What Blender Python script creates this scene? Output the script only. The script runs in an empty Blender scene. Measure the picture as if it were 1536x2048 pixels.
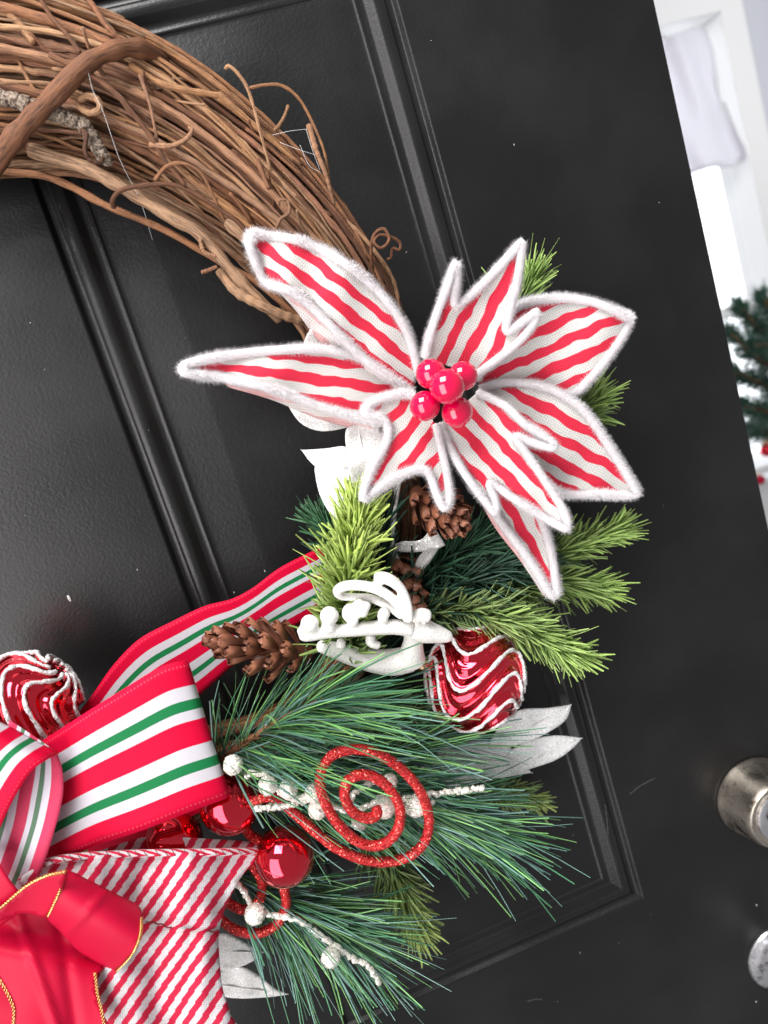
import bpy, math, random
import numpy as np
from mathutils import Vector, Matrix, geometry

random.seed(7)
rng = np.random.default_rng(7)
sc = bpy.context.scene
COL = sc.collection

# ------------------------------------------------------------------ camera
F = 1500.0
d1 = np.array([2480, 7930, F]); d1 /= np.linalg.norm(d1)          # door "down" seen from the camera
d2 = np.array([9906, -3382, F]); d2 -= d1 * (d2 @ d1); d2 /= np.linalg.norm(d2)   # door "right"
nn = np.cross(d2, d1)
W = np.array([d2, nn, -d1])                                        # camera (right, down, forward) -> world
CAM = np.array([0, 0, 1.35]) - 0.57 * (W @ np.array([0, 0, 1.0]))
cam = bpy.data.cameras.new('camera'); camo = bpy.data.objects.new('camera', cam); COL.objects.link(camo)
cam.sensor_fit = 'VERTICAL'; cam.sensor_height = 36; cam.sensor_width = 27; cam.lens = 36 * F / 2048
cam.clip_start = 0.02; cam.clip_end = 100
m = Matrix.Identity(4)
for i, v in enumerate(((1, 0, 0), (0, -1, 0), (0, 0, -1))):
    w_ = W @ np.array(v, float)
    for r in range(3): m[r][i] = w_[r]
for r in range(3): m[r][3] = CAM[r]
camo.matrix_world = m
cam.dof.use_dof = True; cam.dof.focus_distance = 0.49; cam.dof.aperture_fstop = 5.6
sc.camera = camo

# ------------------------------------------------------------------ light
world = bpy.data.worlds.new('World'); sc.world = world; world.use_nodes = True
bg = world.node_tree.nodes['Background']
bg.inputs[0].default_value = (0.97, 0.97, 1.0, 1); bg.inputs[1].default_value = 0.34

def area(name, loc, target, sx, sy, power, col):
    l = bpy.data.lights.new(name, 'AREA'); l.shape = 'RECTANGLE'; l.size = sx; l.size_y = sy
    l.energy = power; l.color = col
    o = bpy.data.objects.new(name, l); COL.objects.link(o); o.location = loc
    o.rotation_euler = (Vector(target) - Vector(loc)).to_track_quat('-Z', 'Y').to_euler()
    return o
area('porch_window_light', (-1.5, -1.6, 1.1), (-0.1, 0, 1.3), 1.4, 2.5, 66, (1.0, 0.96, 0.96))
area('overhead_key_light', (-0.45, -0.85, 2.75), (0, 0, 1.35), 0.9, 0.9, 46, (1.0, 0.98, 0.97))  # unseen lamp added overhead for direct shading and relief from above
area('room_fill_light', (1.7, 0.75, 1.9), (0.75, 1.5, 1.5), 0.8, 1.2, 3.6, (0.96, 0.98, 1.0))  # unseen lamp added behind the door to brighten curtain, casing and wall
sc.view_settings.view_transform = 'Standard'; sc.view_settings.look = 'None'
sc.view_settings.exposure = 0.1; sc.view_settings.gamma = 1.0; sc.view_settings.use_curve_mapping = False
sc.cycles.use_denoising = True
sc.cycles.max_bounces = 8

# ------------------------------------------------------------------ helpers
def P(px, py, h):
    """photo position and millimetres in front of the door -> world point(s)"""
    px, py, h = np.broadcast_arrays(np.asarray(px, float), np.asarray(py, float), np.asarray(h, float))
    r = np.stack([(px - 768) / F, (py - 1024) / F, np.ones_like(px)], -1)
    w = r @ W.T
    t = (-h / 1000 - CAM[1]) / w[..., 1]
    return CAM + t[..., None] * w
def PP(l): a = np.array(l, float); return P(a[:, 0], a[:, 1], a[:, 2])
def norm(v): return v / np.maximum(np.linalg.norm(v, axis=-1, keepdims=True), 1e-12)
def mmpx(h): return (570 - h) / F          # rough millimetres per photo pixel at height h
TOCAM = -W @ np.array([0, 0, 1.0])
IMR = W @ np.array([1.0, 0, 0]); IMD = W @ np.array([0, 1.0, 0])

def cr(pts, n, closed=False):
    """Catmull-Rom resample to n points spaced evenly"""
    p = np.array(pts, float)
    if closed: q = np.vstack([p[-1], p, p[0], p[1]])
    else: q = np.vstack([2 * p[0] - p[1], p, 2 * p[-1] - p[-2]])
    out = []
    for i in range(1, len(q) - 2):
        t = np.linspace(0, 1, 16, endpoint=False)[:, None]
        a, b, c, d = q[i - 1], q[i], q[i + 1], q[i + 2]
        out.append(.5 * (2 * b + (c - a) * t + (2 * a - 5 * b + 4 * c - d) * t ** 2 + (3 * b - a - 3 * c + d) * t ** 3))
    out.append(q[-2][None])
    o = np.vstack(out)
    s = np.r_[0, np.cumsum(np.linalg.norm(np.diff(o, axis=0), axis=1))]
    u = np.linspace(0, s[-1], n + 1)[:-1] if closed else np.linspace(0, s[-1], n)
    return np.stack([np.interp(u, s, o[:, k]) for k in range(o.shape[1])], 1)

ORG = {}
def thing(name, label, cat, loc, group=None):
    o = bpy.data.objects.new(name, None); COL.objects.link(o); o.location = loc
    o.empty_display_size = 0.02
    o['label'] = label; o['category'] = cat
    if group: o['group'] = group
    ORG[o] = np.array(loc, float)
    return o
def tag(o, label, cat, group=None):
    o['label'] = label; o['category'] = cat
    if group: o['group'] = group
    return o
def mk(name, V, faces, mat, parent=None, uv=None, col=None, smooth=True, thick=0):
    """faces: array (n,k) or list of such; uv per vertex; col per vertex rgb"""
    V = np.asarray(V, float)
    if parent is not None: V = V - ORG[parent]
    if not isinstance(faces, list): faces = [faces]
    faces = [np.asarray(f, np.int32) for f in faces if len(f)]
    me = bpy.data.meshes.new(name)
    me.vertices.add(len(V)); me.vertices.foreach_set('co', V.astype(np.float32).ravel())
    loops = np.concatenate([f.ravel() for f in faces])
    tot = np.concatenate([np.full(len(f), f.shape[1], np.int32) for f in faces])
    me.loops.add(len(loops)); me.loops.foreach_set('vertex_index', loops)
    me.polygons.add(len(tot)); me.polygons.foreach_set('loop_start', np.r_[0, np.cumsum(tot)[:-1]].astype(np.int32))
    me.polygons.foreach_set('use_smooth', np.full(len(tot), smooth))
    if uv is not None:
        l = me.uv_layers.new(name='UVMap'); l.data.foreach_set('uv', np.asarray(uv, np.float32)[loops].ravel())
    if col is not None:
        a = me.color_attributes.new('Col', 'FLOAT_COLOR', 'POINT')
        a.data.foreach_set('color', np.c_[col, np.ones(len(V))].astype(np.float32).ravel())
    me.update(calc_edges=True); me.validate()
    me.materials.append(mat)
    o = bpy.data.objects.new(name, me); COL.objects.link(o)
    if parent is not None:
        o.parent = parent; ORG[o] = ORG[parent]
    else: ORG[o] = np.zeros(3)
    if thick:
        s = o.modifiers.new('thickness', 'SOLIDIFY'); s.thickness = thick; s.offset = 0
    return o

def frames(p):
    T = norm(np.gradient(p, axis=0))
    N = np.zeros_like(T)
    a = np.array([0, 0, 1.0]) if abs(T[0][2]) < .9 else np.array([1.0, 0, 0])
    v = np.cross(T[0], a); v /= np.linalg.norm(v)
    for i in range(len(p)):
        v = v - T[i] * (v @ T[i]); v /= max(np.linalg.norm(v), 1e-9); N[i] = v
    return T, N, np.cross(T, N)
def tubegeo(p, r, seg=8, cap=True):
    p = np.asarray(p, float); n = len(p); r = np.broadcast_to(np.asarray(r, float), (n,))
    T, N, B = frames(p)
    a = np.arange(seg) * 2 * math.pi / seg
    V = p[:, None] + r[:, None, None] * (np.cos(a)[None, :, None] * N[:, None] + np.sin(a)[None, :, None] * B[:, None])
    i = np.arange(n - 1)[:, None] * seg; j = np.arange(seg)[None]; k = (j + 1) % seg
    Q = np.stack([i + j, i + k, i + seg + k, i + seg + j], -1).reshape(-1, 4)
    L = np.r_[0, np.cumsum(np.linalg.norm(np.diff(p, axis=0), axis=1))]
    uv = np.stack(np.broadcast_arrays(L[:, None] * 100, np.minimum(j, seg - j) * 2.0 / seg), -1).reshape(-1, 2)
    V = V.reshape(-1, 3); fs = [Q]
    if cap:
        V = np.vstack([V, p[0] - T[0] * r[0] * .5, p[-1] + T[-1] * r[-1] * .5]); uv = np.vstack([uv, uv[0], uv[-1]])
        c0 = n * seg; jj = np.arange(seg); kk = (jj + 1) % seg
        fs.append(np.stack([np.full(seg, c0), kk, jj], 1)); b = (n - 1) * seg
        fs.append(np.stack([np.full(seg, c0 + 1), b + jj, b + kk], 1))
    return V, fs, uv
def tube(name, p, r, mat, parent, seg=8, cap=True):
    V, f, uv = tubegeo(p, r, seg, cap); return mk(name, V, f, mat, parent, uv=uv)
def merge(geos):
    Vs, fs, n = [], [], 0
    for g in geos:
        Vs.append(g[0]); fs += [np.asarray(x) + n for x in (g[1] if isinstance(g[1], list) else [g[1]])]; n += len(g[0])
    return np.vstack(Vs), fs
def spheregeo(c, r, nu=24, nv=14, axis=None):
    th = np.linspace(0, math.pi, nv + 1)[1:-1]; ph = np.arange(nu) * 2 * math.pi / nu
    V = np.stack(np.broadcast_arrays(np.sin(th)[:, None] * np.cos(ph), np.sin(th)[:, None] * np.sin(ph), np.cos(th)[:, None]), -1).reshape(-1, 3)
    V = np.vstack([V, [0, 0, 1], [0, 0, -1]])
    i = np.arange(nv - 2)[:, None] * nu; j = np.arange(nu)[None]; k = (j + 1) % nu
    Q = np.stack([i + j, i + nu + j, i + nu + k, i + k], -1).reshape(-1, 4)
    a = len(V) - 2; jj = np.arange(nu); kk = (jj + 1) % nu; b = (nv - 2) * nu
    return V * r + np.asarray(c), [Q, np.stack([np.full(nu, a), jj, kk], 1), np.stack([np.full(nu, a + 1), b + kk, b + jj], 1)]
def inside(poly, q):
    x, y = q[:, 0], q[:, 1]; c = np.zeros(len(q), bool); p0 = poly; p1 = np.roll(poly, -1, 0)
    for (ax, ay), (bx, by) in zip(p0, p1):
        k = ((ay > y) != (by > y)) & (x < (bx - ax) * (y - ay) / (by - ay + 1e-12) + ax); c ^= k
    return c
def cdt(outline, sp):
    """fill a closed outline with an even triangle mesh"""
    o = np.asarray(outline, float); lo, hi = o.min(0), o.max(0)
    gx, gy = np.meshgrid(np.arange(lo[0], hi[0], sp), np.arange(lo[1], hi[1], sp * .87)); gx = gx + (np.arange(len(gx)) % 2)[:, None] * sp / 2
    g = np.stack([gx.ravel(), gy.ravel()], 1); g = g[inside(o, g)]
    if len(g):
        d = np.min(np.linalg.norm(g[:, None] - o[None], axis=2), 1); g = g[d > sp * .5]
    pts = np.vstack([o, g])
    r = geometry.delaunay_2d_cdt([Vector(p) for p in pts], [], [list(range(len(o)))], 1, 1e-5)
    return np.array([tuple(v) for v in r[0]]), np.array([f for f in r[2] if len(f) == 3])
def vnoise(x, y, s, seed=0):
    """cheap smooth noise out of sines"""
    r = np.random.default_rng(seed); o = 0
    for _ in range(4):
        a = r.uniform(0, 6.28); k = r.uniform(.6, 1.5) / s; o = o + np.sin((x * math.cos(a) + y * math.sin(a)) * k * 6.28 + r.uniform(0, 6.28))
    return o / 2.5
def blades(B, D, L, Wd, curl, C0, C1, ns=4, tip=.12):
    n = len(B); D = norm(D); S = norm(np.cross(D, rng.normal(size=(n, 3)))); U = np.cross(S, D)
    s = np.linspace(0, 1, ns); prof = np.interp(s, [0, .3, .75, 1], [.7, 1, .85, tip])
    pos = B[:, None] + D[:, None] * (L[:, None] * s)[..., None] + curl[:, None] * (L[:, None] * s ** 2)[..., None]
    w = (Wd[:, None] * prof)[..., None]
    V = np.stack([pos + S[:, None] * w, pos - S[:, None] * w, pos + U[:, None] * w * .55], 2)
    i = (np.arange(n)[:, None] * ns + np.arange(ns - 1)[None]) * 3
    Q = np.concatenate([np.stack([i + a, i + b, i + 3 + b, i + 3 + a], -1).reshape(-1, 4) for a, b in ((0, 1), (1, 2), (2, 0))])
    c = C0[:, None] * (1 - s[None, :, None]) + C1[:, None] * s[None, :, None]
    return V.reshape(-1, 3), Q, np.repeat(c, 3, axis=1).reshape(-1, 3)

# ------------------------------------------------------------------ materials
def mat(name, base=(.5, .5, .5), rough=.5, metal=0.0, **kw):
    m = bpy.data.materials.new(name); m.use_nodes = True
    b = m.node_tree.nodes['Principled BSDF']
    b.inputs['Base Color'].default_value = (*base, 1); b.inputs['Roughness'].default_value = rough; b.inputs['Metallic'].default_value = metal
    for k, v in kw.items(): b.inputs[k.replace('_', ' ')].default_value = v
    return m, m.node_tree.nodes, m.node_tree.links, b
def N(nodes, typ, **kw):
    n = nodes.new(typ)
    for k, v in kw.items():
        if k in n.inputs: n.inputs[k].default_value = v
        else: setattr(n, k, v)
    return n
def ramp(nodes, stops, interp='LINEAR'):
    r = nodes.new('ShaderNodeValToRGB'); r.color_ramp.interpolation = interp; e = r.color_ramp.elements
    while len(e) < len(stops): e.new(0.5)
    for x, (p, c) in zip(e, stops): x.position = p; x.color = (*c, 1)
    return r
def bump(nodes, links, b, height, strength=.3, dist=.001):
    k = N(nodes, 'ShaderNodeBump'); k.inputs['Strength'].default_value = strength; k.inputs['Distance'].default_value = dist
    links.new(height, k.inputs['Height']); links.new(k.outputs[0], b.inputs['Normal']); return k
def mixc(nodes, links, fac, a, b, mode='MIX'):
    x = nodes.new('ShaderNodeMix'); x.data_type = 'RGBA'; x.blend_type = mode
    for s, v in ((0, fac), (6, a), (7, b)):
        if hasattr(v, 'is_linked'): links.new(v, x.inputs[s])
        elif isinstance(v, (int, float)): x.inputs[s].default_value = v
        else: x.inputs[s].default_value = (*v, 1)
    return x.outputs[2]
def math_(nodes, links, op, a, b=None):
    x = nodes.new('ShaderNodeMath'); x.operation = op
    for s, v in ((0, a), (1, b)):
        if v is None: continue
        if hasattr(v, 'is_linked'): links.new(v, x.inputs[s])
        else: x.inputs[s].default_value = v
    return x.outputs[0]

def door_paint():
    m, n, l, b = mat('black_door_paint', (.008, .008, .008), .3, Specular_IOR_Level=.40)
    tc = N(n, 'ShaderNodeTexCoord')
    a = N(n, 'ShaderNodeTexNoise', Scale=420, Detail=2); l.new(tc.outputs['Object'], a.inputs['Vector'])
    c = N(n, 'ShaderNodeTexNoise', Scale=9, Detail=6); l.new(tc.outputs['Object'], c.inputs['Vector'])
    d = N(n, 'ShaderNodeTexVoronoi', Scale=260); l.new(tc.outputs['Object'], d.inputs['Vector'])
    speck = ramp(n, [(0, (.5, .5, .5)), (.045, (0, 0, 0))]); l.new(d.outputs['Distance'], speck.inputs[0])
    gate = N(n, 'ShaderNodeTexNoise', Scale=30, Detail=3); l.new(tc.outputs['Object'], gate.inputs['Vector'])
    g2 = ramp(n, [(.55, (0, 0, 0)), (.7, (.6, .6, .6))]); l.new(gate.outputs[0], g2.inputs[0])
    f = math_(n, l, 'MULTIPLY', speck.outputs[0], g2.outputs[0])
    dust = ramp(n, [(.45, (.006, .0058, .006)), (.75, (.012, .0116, .0116))]); l.new(c.outputs[0], dust.inputs[0])
    l.new(mixc(n, l, f, dust.outputs[0], (.35, .34, .33)), b.inputs['Base Color'])
    rr = ramp(n, [(.3, (.29, .29, .29)), (.7, (.43, .43, .43))]); l.new(c.outputs[0], rr.inputs[0]); l.new(rr.outputs[0], b.inputs['Roughness'])
    bump(n, l, b, a.outputs[0], .20, .0008)
    return m
def bark():
    m, n, l, b = mat('vine_bark', (.3, .15, .08), .75)
    oi = N(n, 'ShaderNodeObjectInfo'); uv = N(n, 'ShaderNodeUVMap')
    mp = N(n, 'ShaderNodeMapping'); mp.inputs['Scale'].default_value = (.55, 5, 1); l.new(uv.outputs[0], mp.inputs[0])
    add = N(n, 'ShaderNodeVectorMath', operation='ADD'); l.new(mp.outputs[0], add.inputs[0])
    sc_ = N(n, 'ShaderNodeVectorMath', operation='SCALE'); l.new(oi.outputs['Location'], sc_.inputs[0])
    cmb = N(n, 'ShaderNodeCombineXYZ'); l.new(math_(n, l, 'MULTIPLY', oi.outputs['Random'], 80.), cmb.inputs[2]); l.new(cmb.outputs[0], add.inputs[1])
    t = N(n, 'ShaderNodeTexNoise', Scale=1.6, Detail=6, Roughness=.65); l.new(add.outputs[0], t.inputs['Vector'])
    base = ramp(n, [(0, (.09, .034, .014)), (.2, (.24, .10, .045)), (.45, (.38, .19, .085)), (.7, (.33, .20, .12)), (.85, (.24, .105, .06)), (1, (.52, .31, .17))]); l.new(oi.outputs['Random'], base.inputs[0])
    str_ = ramp(n, [(.33, (.30, .25, .22)), (.5, (.95, .93, .9)), (.62, (1.2, 1.15, 1.05)), (.75, (1.6, 1.5, 1.4))]); l.new(t.outputs[0], str_.inputs[0])
    l.new(mixc(n, l, 1.0, base.outputs[0], str_.outputs[0], 'MULTIPLY'), b.inputs['Base Color'])
    bump(n, l, b, t.outputs[0], .9, .0016)
    return m
def rough_bark():
    m, n, l, b = mat('grey_rough_bark', (.28, .22, .17), .9)
    tc = N(n, 'ShaderNodeTexCoord'); t = N(n, 'ShaderNodeTexNoise', Scale=650, Detail=5); l.new(tc.outputs['Object'], t.inputs['Vector'])
    r = ramp(n, [(.32, (.05, .032, .022)), (.5, (.20, .15, .11)), (.68, (.40, .33, .27))]); l.new(t.outputs[0], r.inputs[0]); l.new(r.outputs[0], b.inputs['Base Color'])
    bump(n, l, b, t.outputs[0], .9, .002); return m
def burlap(name, red, cream, wobble=.75, diag=None):
    """woven stripes: uv in stripe periods"""
    m, n, l, b = mat(name, red, .8)
    uv = N(n, 'ShaderNodeUVMap'); sp = N(n, 'ShaderNodeSeparateXYZ')
    w = N(n, 'ShaderNodeTexNoise', Scale=.62, Detail=1.5); l.new(uv.outputs[0], w.inputs['Vector']); l.new(uv.outputs[0], sp.inputs[0])
    wob = math_(n, l, 'MULTIPLY', math_(n, l, 'SUBTRACT', w.outputs[0], .5), wobble)
    src = sp.outputs[0]
    if diag:     # cloth position in units of 100 photo pixels: stripes run aslant, broken in steps by the vertical threads
        xq = math_(n, l, 'MULTIPLY', math_(n, l, 'FLOOR', math_(n, l, 'MULTIPLY', sp.outputs[0], 7.4)), 1 / 7.4)
        xs = math_(n, l, 'ADD', math_(n, l, 'MULTIPLY', xq, .18), math_(n, l, 'MULTIPLY', sp.outputs[0], .82))
        src = math_(n, l, 'MULTIPLY', math_(n, l, 'ADD', math_(n, l, 'MULTIPLY', xs, math.cos(diag)), math_(n, l, 'MULTIPLY', sp.outputs[1], math.sin(diag))), 100 / 25.)
    fr = math_(n, l, 'FRACT', math_(n, l, 'ADD', src, wob))
    f = ramp(n, [(0, (0, 0, 0)), (.46, (0, 0, 0)), (.50, (1, 1, 1)), (.96, (1, 1, 1)), (1, (0, 0, 0))]); l.new(fr, f.inputs[0])
    # weave: threads both ways
    wk = 150. if diag else 48.
    wx = math_(n, l, 'SINE', math_(n, l, 'MULTIPLY', sp.outputs[0], wk)); wy = math_(n, l, 'SINE', math_(n, l, 'MULTIPLY', sp.outputs[1], wk))
    we = math_(n, l, 'MULTIPLY', wx, wy); wm = math_(n, l, 'MAXIMUM', wx, wy)
    sh = ramp(n, [(.0, (.55, .53, .5)), (.45, (1, 1, 1)), (1, (1.0, 1.0, 1.0))]); l.new(math_(n, l, 'ADD', math_(n, l, 'MULTIPLY', wm, .5), .5), sh.inputs[0])
    cn = N(n, 'ShaderNodeTexNoise', Scale=14, Detail=3); l.new(uv.outputs[0], cn.inputs['Vector'])
    cv = ramp(n, [(.3, (.86, .85, .84)), (.7, (1.08, 1.08, 1.08))]); l.new(cn.outputs[0], cv.inputs[0])
    c = mixc(n, l, f.outputs[0], cream, red)
    c = mixc(n, l, 1.0, c, sh.outputs[0], 'MULTIPLY'); c = mixc(n, l, 1.0, c, cv.outputs[0], 'MULTIPLY')
    l.new(c, b.inputs['Base Color'])
    bump(n, l, b, we, .35, .0006)
    tr = N(n, 'ShaderNodeBsdfTranslucent'); l.new(c, tr.inputs[0]); mx = N(n, 'ShaderNodeMixShader'); mx.inputs[0].default_value = .25
    out = n['Material Output']; l.new(b.outputs[0], mx.inputs[1]); l.new(tr.outputs[0], mx.inputs[2]); l.new(mx.outputs[0], out.inputs[0])
    return m
def ribbon_mat(name, red, white, green):
    m, n, l, b = mat(name, red, .55, Specular_IOR_Level=.12)
    uv = N(n, 'ShaderNodeUVMap'); sp = N(n, 'ShaderNodeSeparateXYZ'); l.new(uv.outputs[0], sp.inputs[0])
    st = [(0, red), (.168, white), (.262, green), (.333, white), (.405, red), (.573, white), (.676, green), (.748, white), (.833, red)]
    r = ramp(n, st, 'CONSTANT'); l.new(sp.outputs[1], r.inputs[0])
    wx = math_(n, l, 'SINE', math_(n, l, 'MULTIPLY', sp.outputs[0], 900.)); wy = math_(n, l, 'SINE', math_(n, l, 'MULTIPLY', sp.outputs[1], 640.))
    we = math_(n, l, 'MULTIPLY', wx, wy)
    c = mixc(n, l, 1.0, r.outputs[0], ramp_out(n, l, math_(n, l, 'ADD', math_(n, l, 'MULTIPLY', we, .5), .5), [(0, (.84, .84, .85)), (1, (1.06, 1.06, 1.06))]), 'MULTIPLY')
    # stitched selvedge: small pin-holes close to both long edges
    e = math_(n, l, 'ABSOLUTE', math_(n, l, 'SUBTRACT', sp.outputs[1], .5))
    near = math_(n, l, 'COMPARE', e, .462); near.node.inputs[2].default_value = .007
    dash = math_(n, l, 'GREATER_THAN', math_(n, l, 'SINE', math_(n, l, 'MULTIPLY', sp.outputs[0], 260.)), .35)
    c = mixc(n, l, math_(n, l, 'MULTIPLY', math_(n, l, 'MULTIPLY', near, dash), .16), c, (.9, .35, .4))
    l.new(c, b.inputs['Base Color']); bump(n, l, b, we, .2, .0003)
    tr = N(n, 'ShaderNodeBsdfTranslucent'); l.new(c, tr.inputs[0]); mx = N(n, 'ShaderNodeMixShader'); mx.inputs[0].default_value = .15
    l.new(b.outputs[0], mx.inputs[1]); l.new(tr.outputs[0], mx.inputs[2]); l.new(mx.outputs[0], n['Material Output'].inputs[0])
    return m
def ramp_out(n, l, src, stops):
    r = ramp(n, stops); l.new(src, r.inputs[0]); return r.outputs[0]
def glitter(name, base, flake, scale=1400, amount=.25, k=.9, rough=.55, metal=.6, var=.28):
    m, n, l, b = mat(name, base, rough)
    tc = N(n, 'ShaderNodeTexCoord'); v = N(n, 'ShaderNodeTexVoronoi', Scale=scale); l.new(tc.outputs['Object'], v.inputs['Vector'])
    sb = N(n, 'ShaderNodeVectorMath', operation='SUBTRACT'); l.new(v.outputs['Color'], sb.inputs[0]); sb.inputs[1].default_value = (.5, .5, .5)
    s2 = N(n, 'ShaderNodeVectorMath', operation='SCALE'); l.new(sb.outputs[0], s2.inputs[0]); s2.inputs['Scale'].default_value = k
    ge = N(n, 'ShaderNodeNewGeometry'); ad = N(n, 'ShaderNodeVectorMath', operation='ADD'); l.new(ge.outputs['Normal'], ad.inputs[0]); l.new(s2.outputs[0], ad.inputs[1])
    nm = N(n, 'ShaderNodeVectorMath', operation='NORMALIZE'); l.new(ad.outputs[0], nm.inputs[0]); l.new(nm.outputs[0], b.inputs['Normal'])
    wn = N(n, 'ShaderNodeTexWhiteNoise'); l.new(v.outputs['Color'], wn.inputs['Vector'])
    fl = math_(n, l, 'GREATER_THAN', wn.outputs[0], 1 - amount)
    vr = ramp(n, [(0, (1 - var,) * 3), (1, (1 + var * .55,) * 3)]); l.new(wn.outputs[0], vr.inputs[0])
    bb = mixc(n, l, 1.0, base, vr.outputs[0], 'MULTIPLY')
    l.new(mixc(n, l, fl, bb, flake), b.inputs['Base Color'])
    l.new(math_(n, l, 'MULTIPLY', fl, metal), b.inputs['Metallic'])
    l.new(math_(n, l, 'SUBTRACT', rough, math_(n, l, 'MULTIPLY', fl, rough - .16)), b.inputs['Roughness'])
    return m
def needle_mat(name, rough, spec=.5):
    m, n, l, b = mat(name, (.1, .2, .05), rough); b.inputs['Specular IOR Level'].default_value = spec
    a = N(n, 'ShaderNodeVertexColor', layer_name='Col'); l.new(a.outputs[0], b.inputs['Base Color'])
    tr = N(n, 'ShaderNodeBsdfTranslucent'); l.new(a.outputs[0], tr.inputs[0]); mx = N(n, 'ShaderNodeMixShader'); mx.inputs[0].default_value = .18
    l.new(b.outputs[0], mx.inputs[1]); l.new(tr.outputs[0], mx.inputs[2]); l.new(mx.outputs[0], n['Material Output'].inputs[0])
    return m
def chenille():
    m, n, l, b = mat('white_chenille', (.90, .885, .895), .95, Specular_IOR_Level=.1)
    tr = N(n, 'ShaderNodeBsdfTranslucent'); tr.inputs[0].default_value = (.92, .90, .91, 1); mx = N(n, 'ShaderNodeMixShader'); mx.inputs[0].default_value = .42
    l.new(b.outputs[0], mx.inputs[1]); l.new(tr.outputs[0], mx.inputs[2]); l.new(mx.outputs[0], n['Material Output'].inputs[0]); return m
def satin():
    m, n, l, b = mat('red_satin', (.46, .0010, .030), .52, Specular_IOR_Level=.22)
    tc = N(n, 'ShaderNodeTexCoord'); t = N(n, 'ShaderNodeTexNoise', Scale=900, Detail=2); l.new(tc.outputs['Object'], t.inputs['Vector']); bump(n, l, b, t.outputs[0], .12, .0003)
    return m
def brushed(name, base):
    m, n, l, b = mat(name, base, .28, 1.0)
    tc = N(n, 'ShaderNodeTexCoord'); t = N(n, 'ShaderNodeTexNoise', Scale=60, Detail=6, Roughness=.7); l.new(tc.outputs['Object'], t.inputs['Vector'])
    r = ramp(n, [(.36, (.05, .04, .035)), (.47, base), (.8, tuple(x * 1.1 for x in base))]); l.new(t.outputs[0], r.inputs[0]); l.new(r.outputs[0], b.inputs['Base Color'])
    r2 = ramp(n, [(.3, (.6, .6, .6)), (.6, (.24, .24, .24))]); l.new(t.outputs[0], r2.inputs[0]); l.new(r2.outputs[0], b.inputs['Roughness'])
    return m
def cone_mat():
    m, n, l, b = mat('pinecone_plastic', (.12, .045, .025), .42)
    oi = N(n, 'ShaderNodeObjectInfo'); r = ramp(n, [(0, (.10, .034, .018)), (1, (.21, .085, .05))]); l.new(oi.outputs['Random'], r.inputs[0])
    tc = N(n, 'ShaderNodeTexCoord'); sp = N(n, 'ShaderNodeSeparateXYZ'); l.new(tc.outputs['Object'], sp.inputs[0])
    t = N(n, 'ShaderNodeTexNoise', Scale=3, Detail=4); l.new(tc.outputs['Object'], t.inputs['Vector'])
    ed = ramp(n, [(.55, (1, 1, 1)), (1.0, (2.1, 2.0, 1.9))]); l.new(sp.outputs[1], ed.inputs[0])
    v = ramp(n, [(.3, (.75, .75, .75)), (.7, (1.2, 1.2, 1.2))]); l.new(t.outputs[0], v.inputs[0])
    c = mixc(n, l, 1.0, r.outputs[0], ed.outputs[0], 'MULTIPLY'); l.new(mixc(n, l, 1.0, c, v.outputs[0], 'MULTIPLY'), b.inputs['Base Color'])
    return m

M = {
 'door': door_paint(), 'bark': bark(), 'rbark': rough_bark(),
 'petal': burlap('striped_burlap', (.78, .020, .062), (.75, .74, .715)),
 'petal_back': burlap('striped_burlap_reverse', (.86, .50, .50), (.88, .82, .80)),
 'candy': burlap('candy_striped_cloth', (.72, .008, .062), (.80, .775, .80), .15, .60),
 'chenille': chenille(),
 'berry': mat('glossy_red_berry', (.62, .0, .050), .12, Coat_Weight=.6)[0],
 'ribbon': ribbon_mat('striped_ribbon', (.68, .002, .040), (.63, .60, .645), (.012, .19, .060)),
 'ribbon_back': ribbon_mat('striped_ribbon_reverse', (.72, .06, .14), (.76, .72, .80), (.13, .24, .15)),
 'satin': satin(), 'gold': mat('gold_wire', (.80, .52, .20), .25, 1.0)[0],
 'glass': mat('red_mirror_glass', (.84, .008, .034), .05, .96, Coat_Weight=.8, Coat_Roughness=.03)[0],
 'capmetal': mat('ornament_cap_gold', (.75, .5, .3), .25, 1.0)[0],
 'frost': glitter('white_frost_glitter', (.80, .79, .79), (1, 1, 1), 1600, .2),
 'cream_glitter': glitter('cream_glitter', (.80, .77, .68), (1, .98, .92), 1500, .28),
 'leaf': glitter('silver_white_leaf', (.74, .73, .71), (1, 1, 1), 1500, .10, .22),
 'leaf_dull': glitter('silver_grey_leaf', (.90, .90, .89), (1, 1, 1), 1500, .06, .2),
 'deer': glitter('white_iridescent_glitter', (.80, .785, .745), (1, .96, 1), 1700, .07, .16, .45, .5, .07),
 'redglit': glitter('red_glitter', (.56, .008, .014), (1, .13, .10), 1300, .32, 1.1, .5, .9),
 'fir': needle_mat('fir_needles', .42), 'pine': needle_mat('long_pine_needles', .30, .7),
 'cone': cone_mat(), 'stem': mat('brown_stem', (.20, .085, .035), .7)[0], 'gstem': mat('olive_stem', (.13, .13, .045), .6)[0],
 'nickel': brushed('worn_satin_nickel', (.50, .45, .38)), 'nickel2': brushed('polished_nickel', (.62, .62, .64)),
 'white': mat('white_paint', (.80, .80, .80), .5)[0], 'wall': mat('lavender_grey_wall', (.56, .57, .63), .7)[0],
 'scuff': mat('grey_scuff', (.10, .10, .10), .7)[0], 'web': mat('cobweb', (.75, .75, .75), .6)[0], 'fleck': mat('white_fleck', (.45, .44, .42), .7)[0],
}

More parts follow.
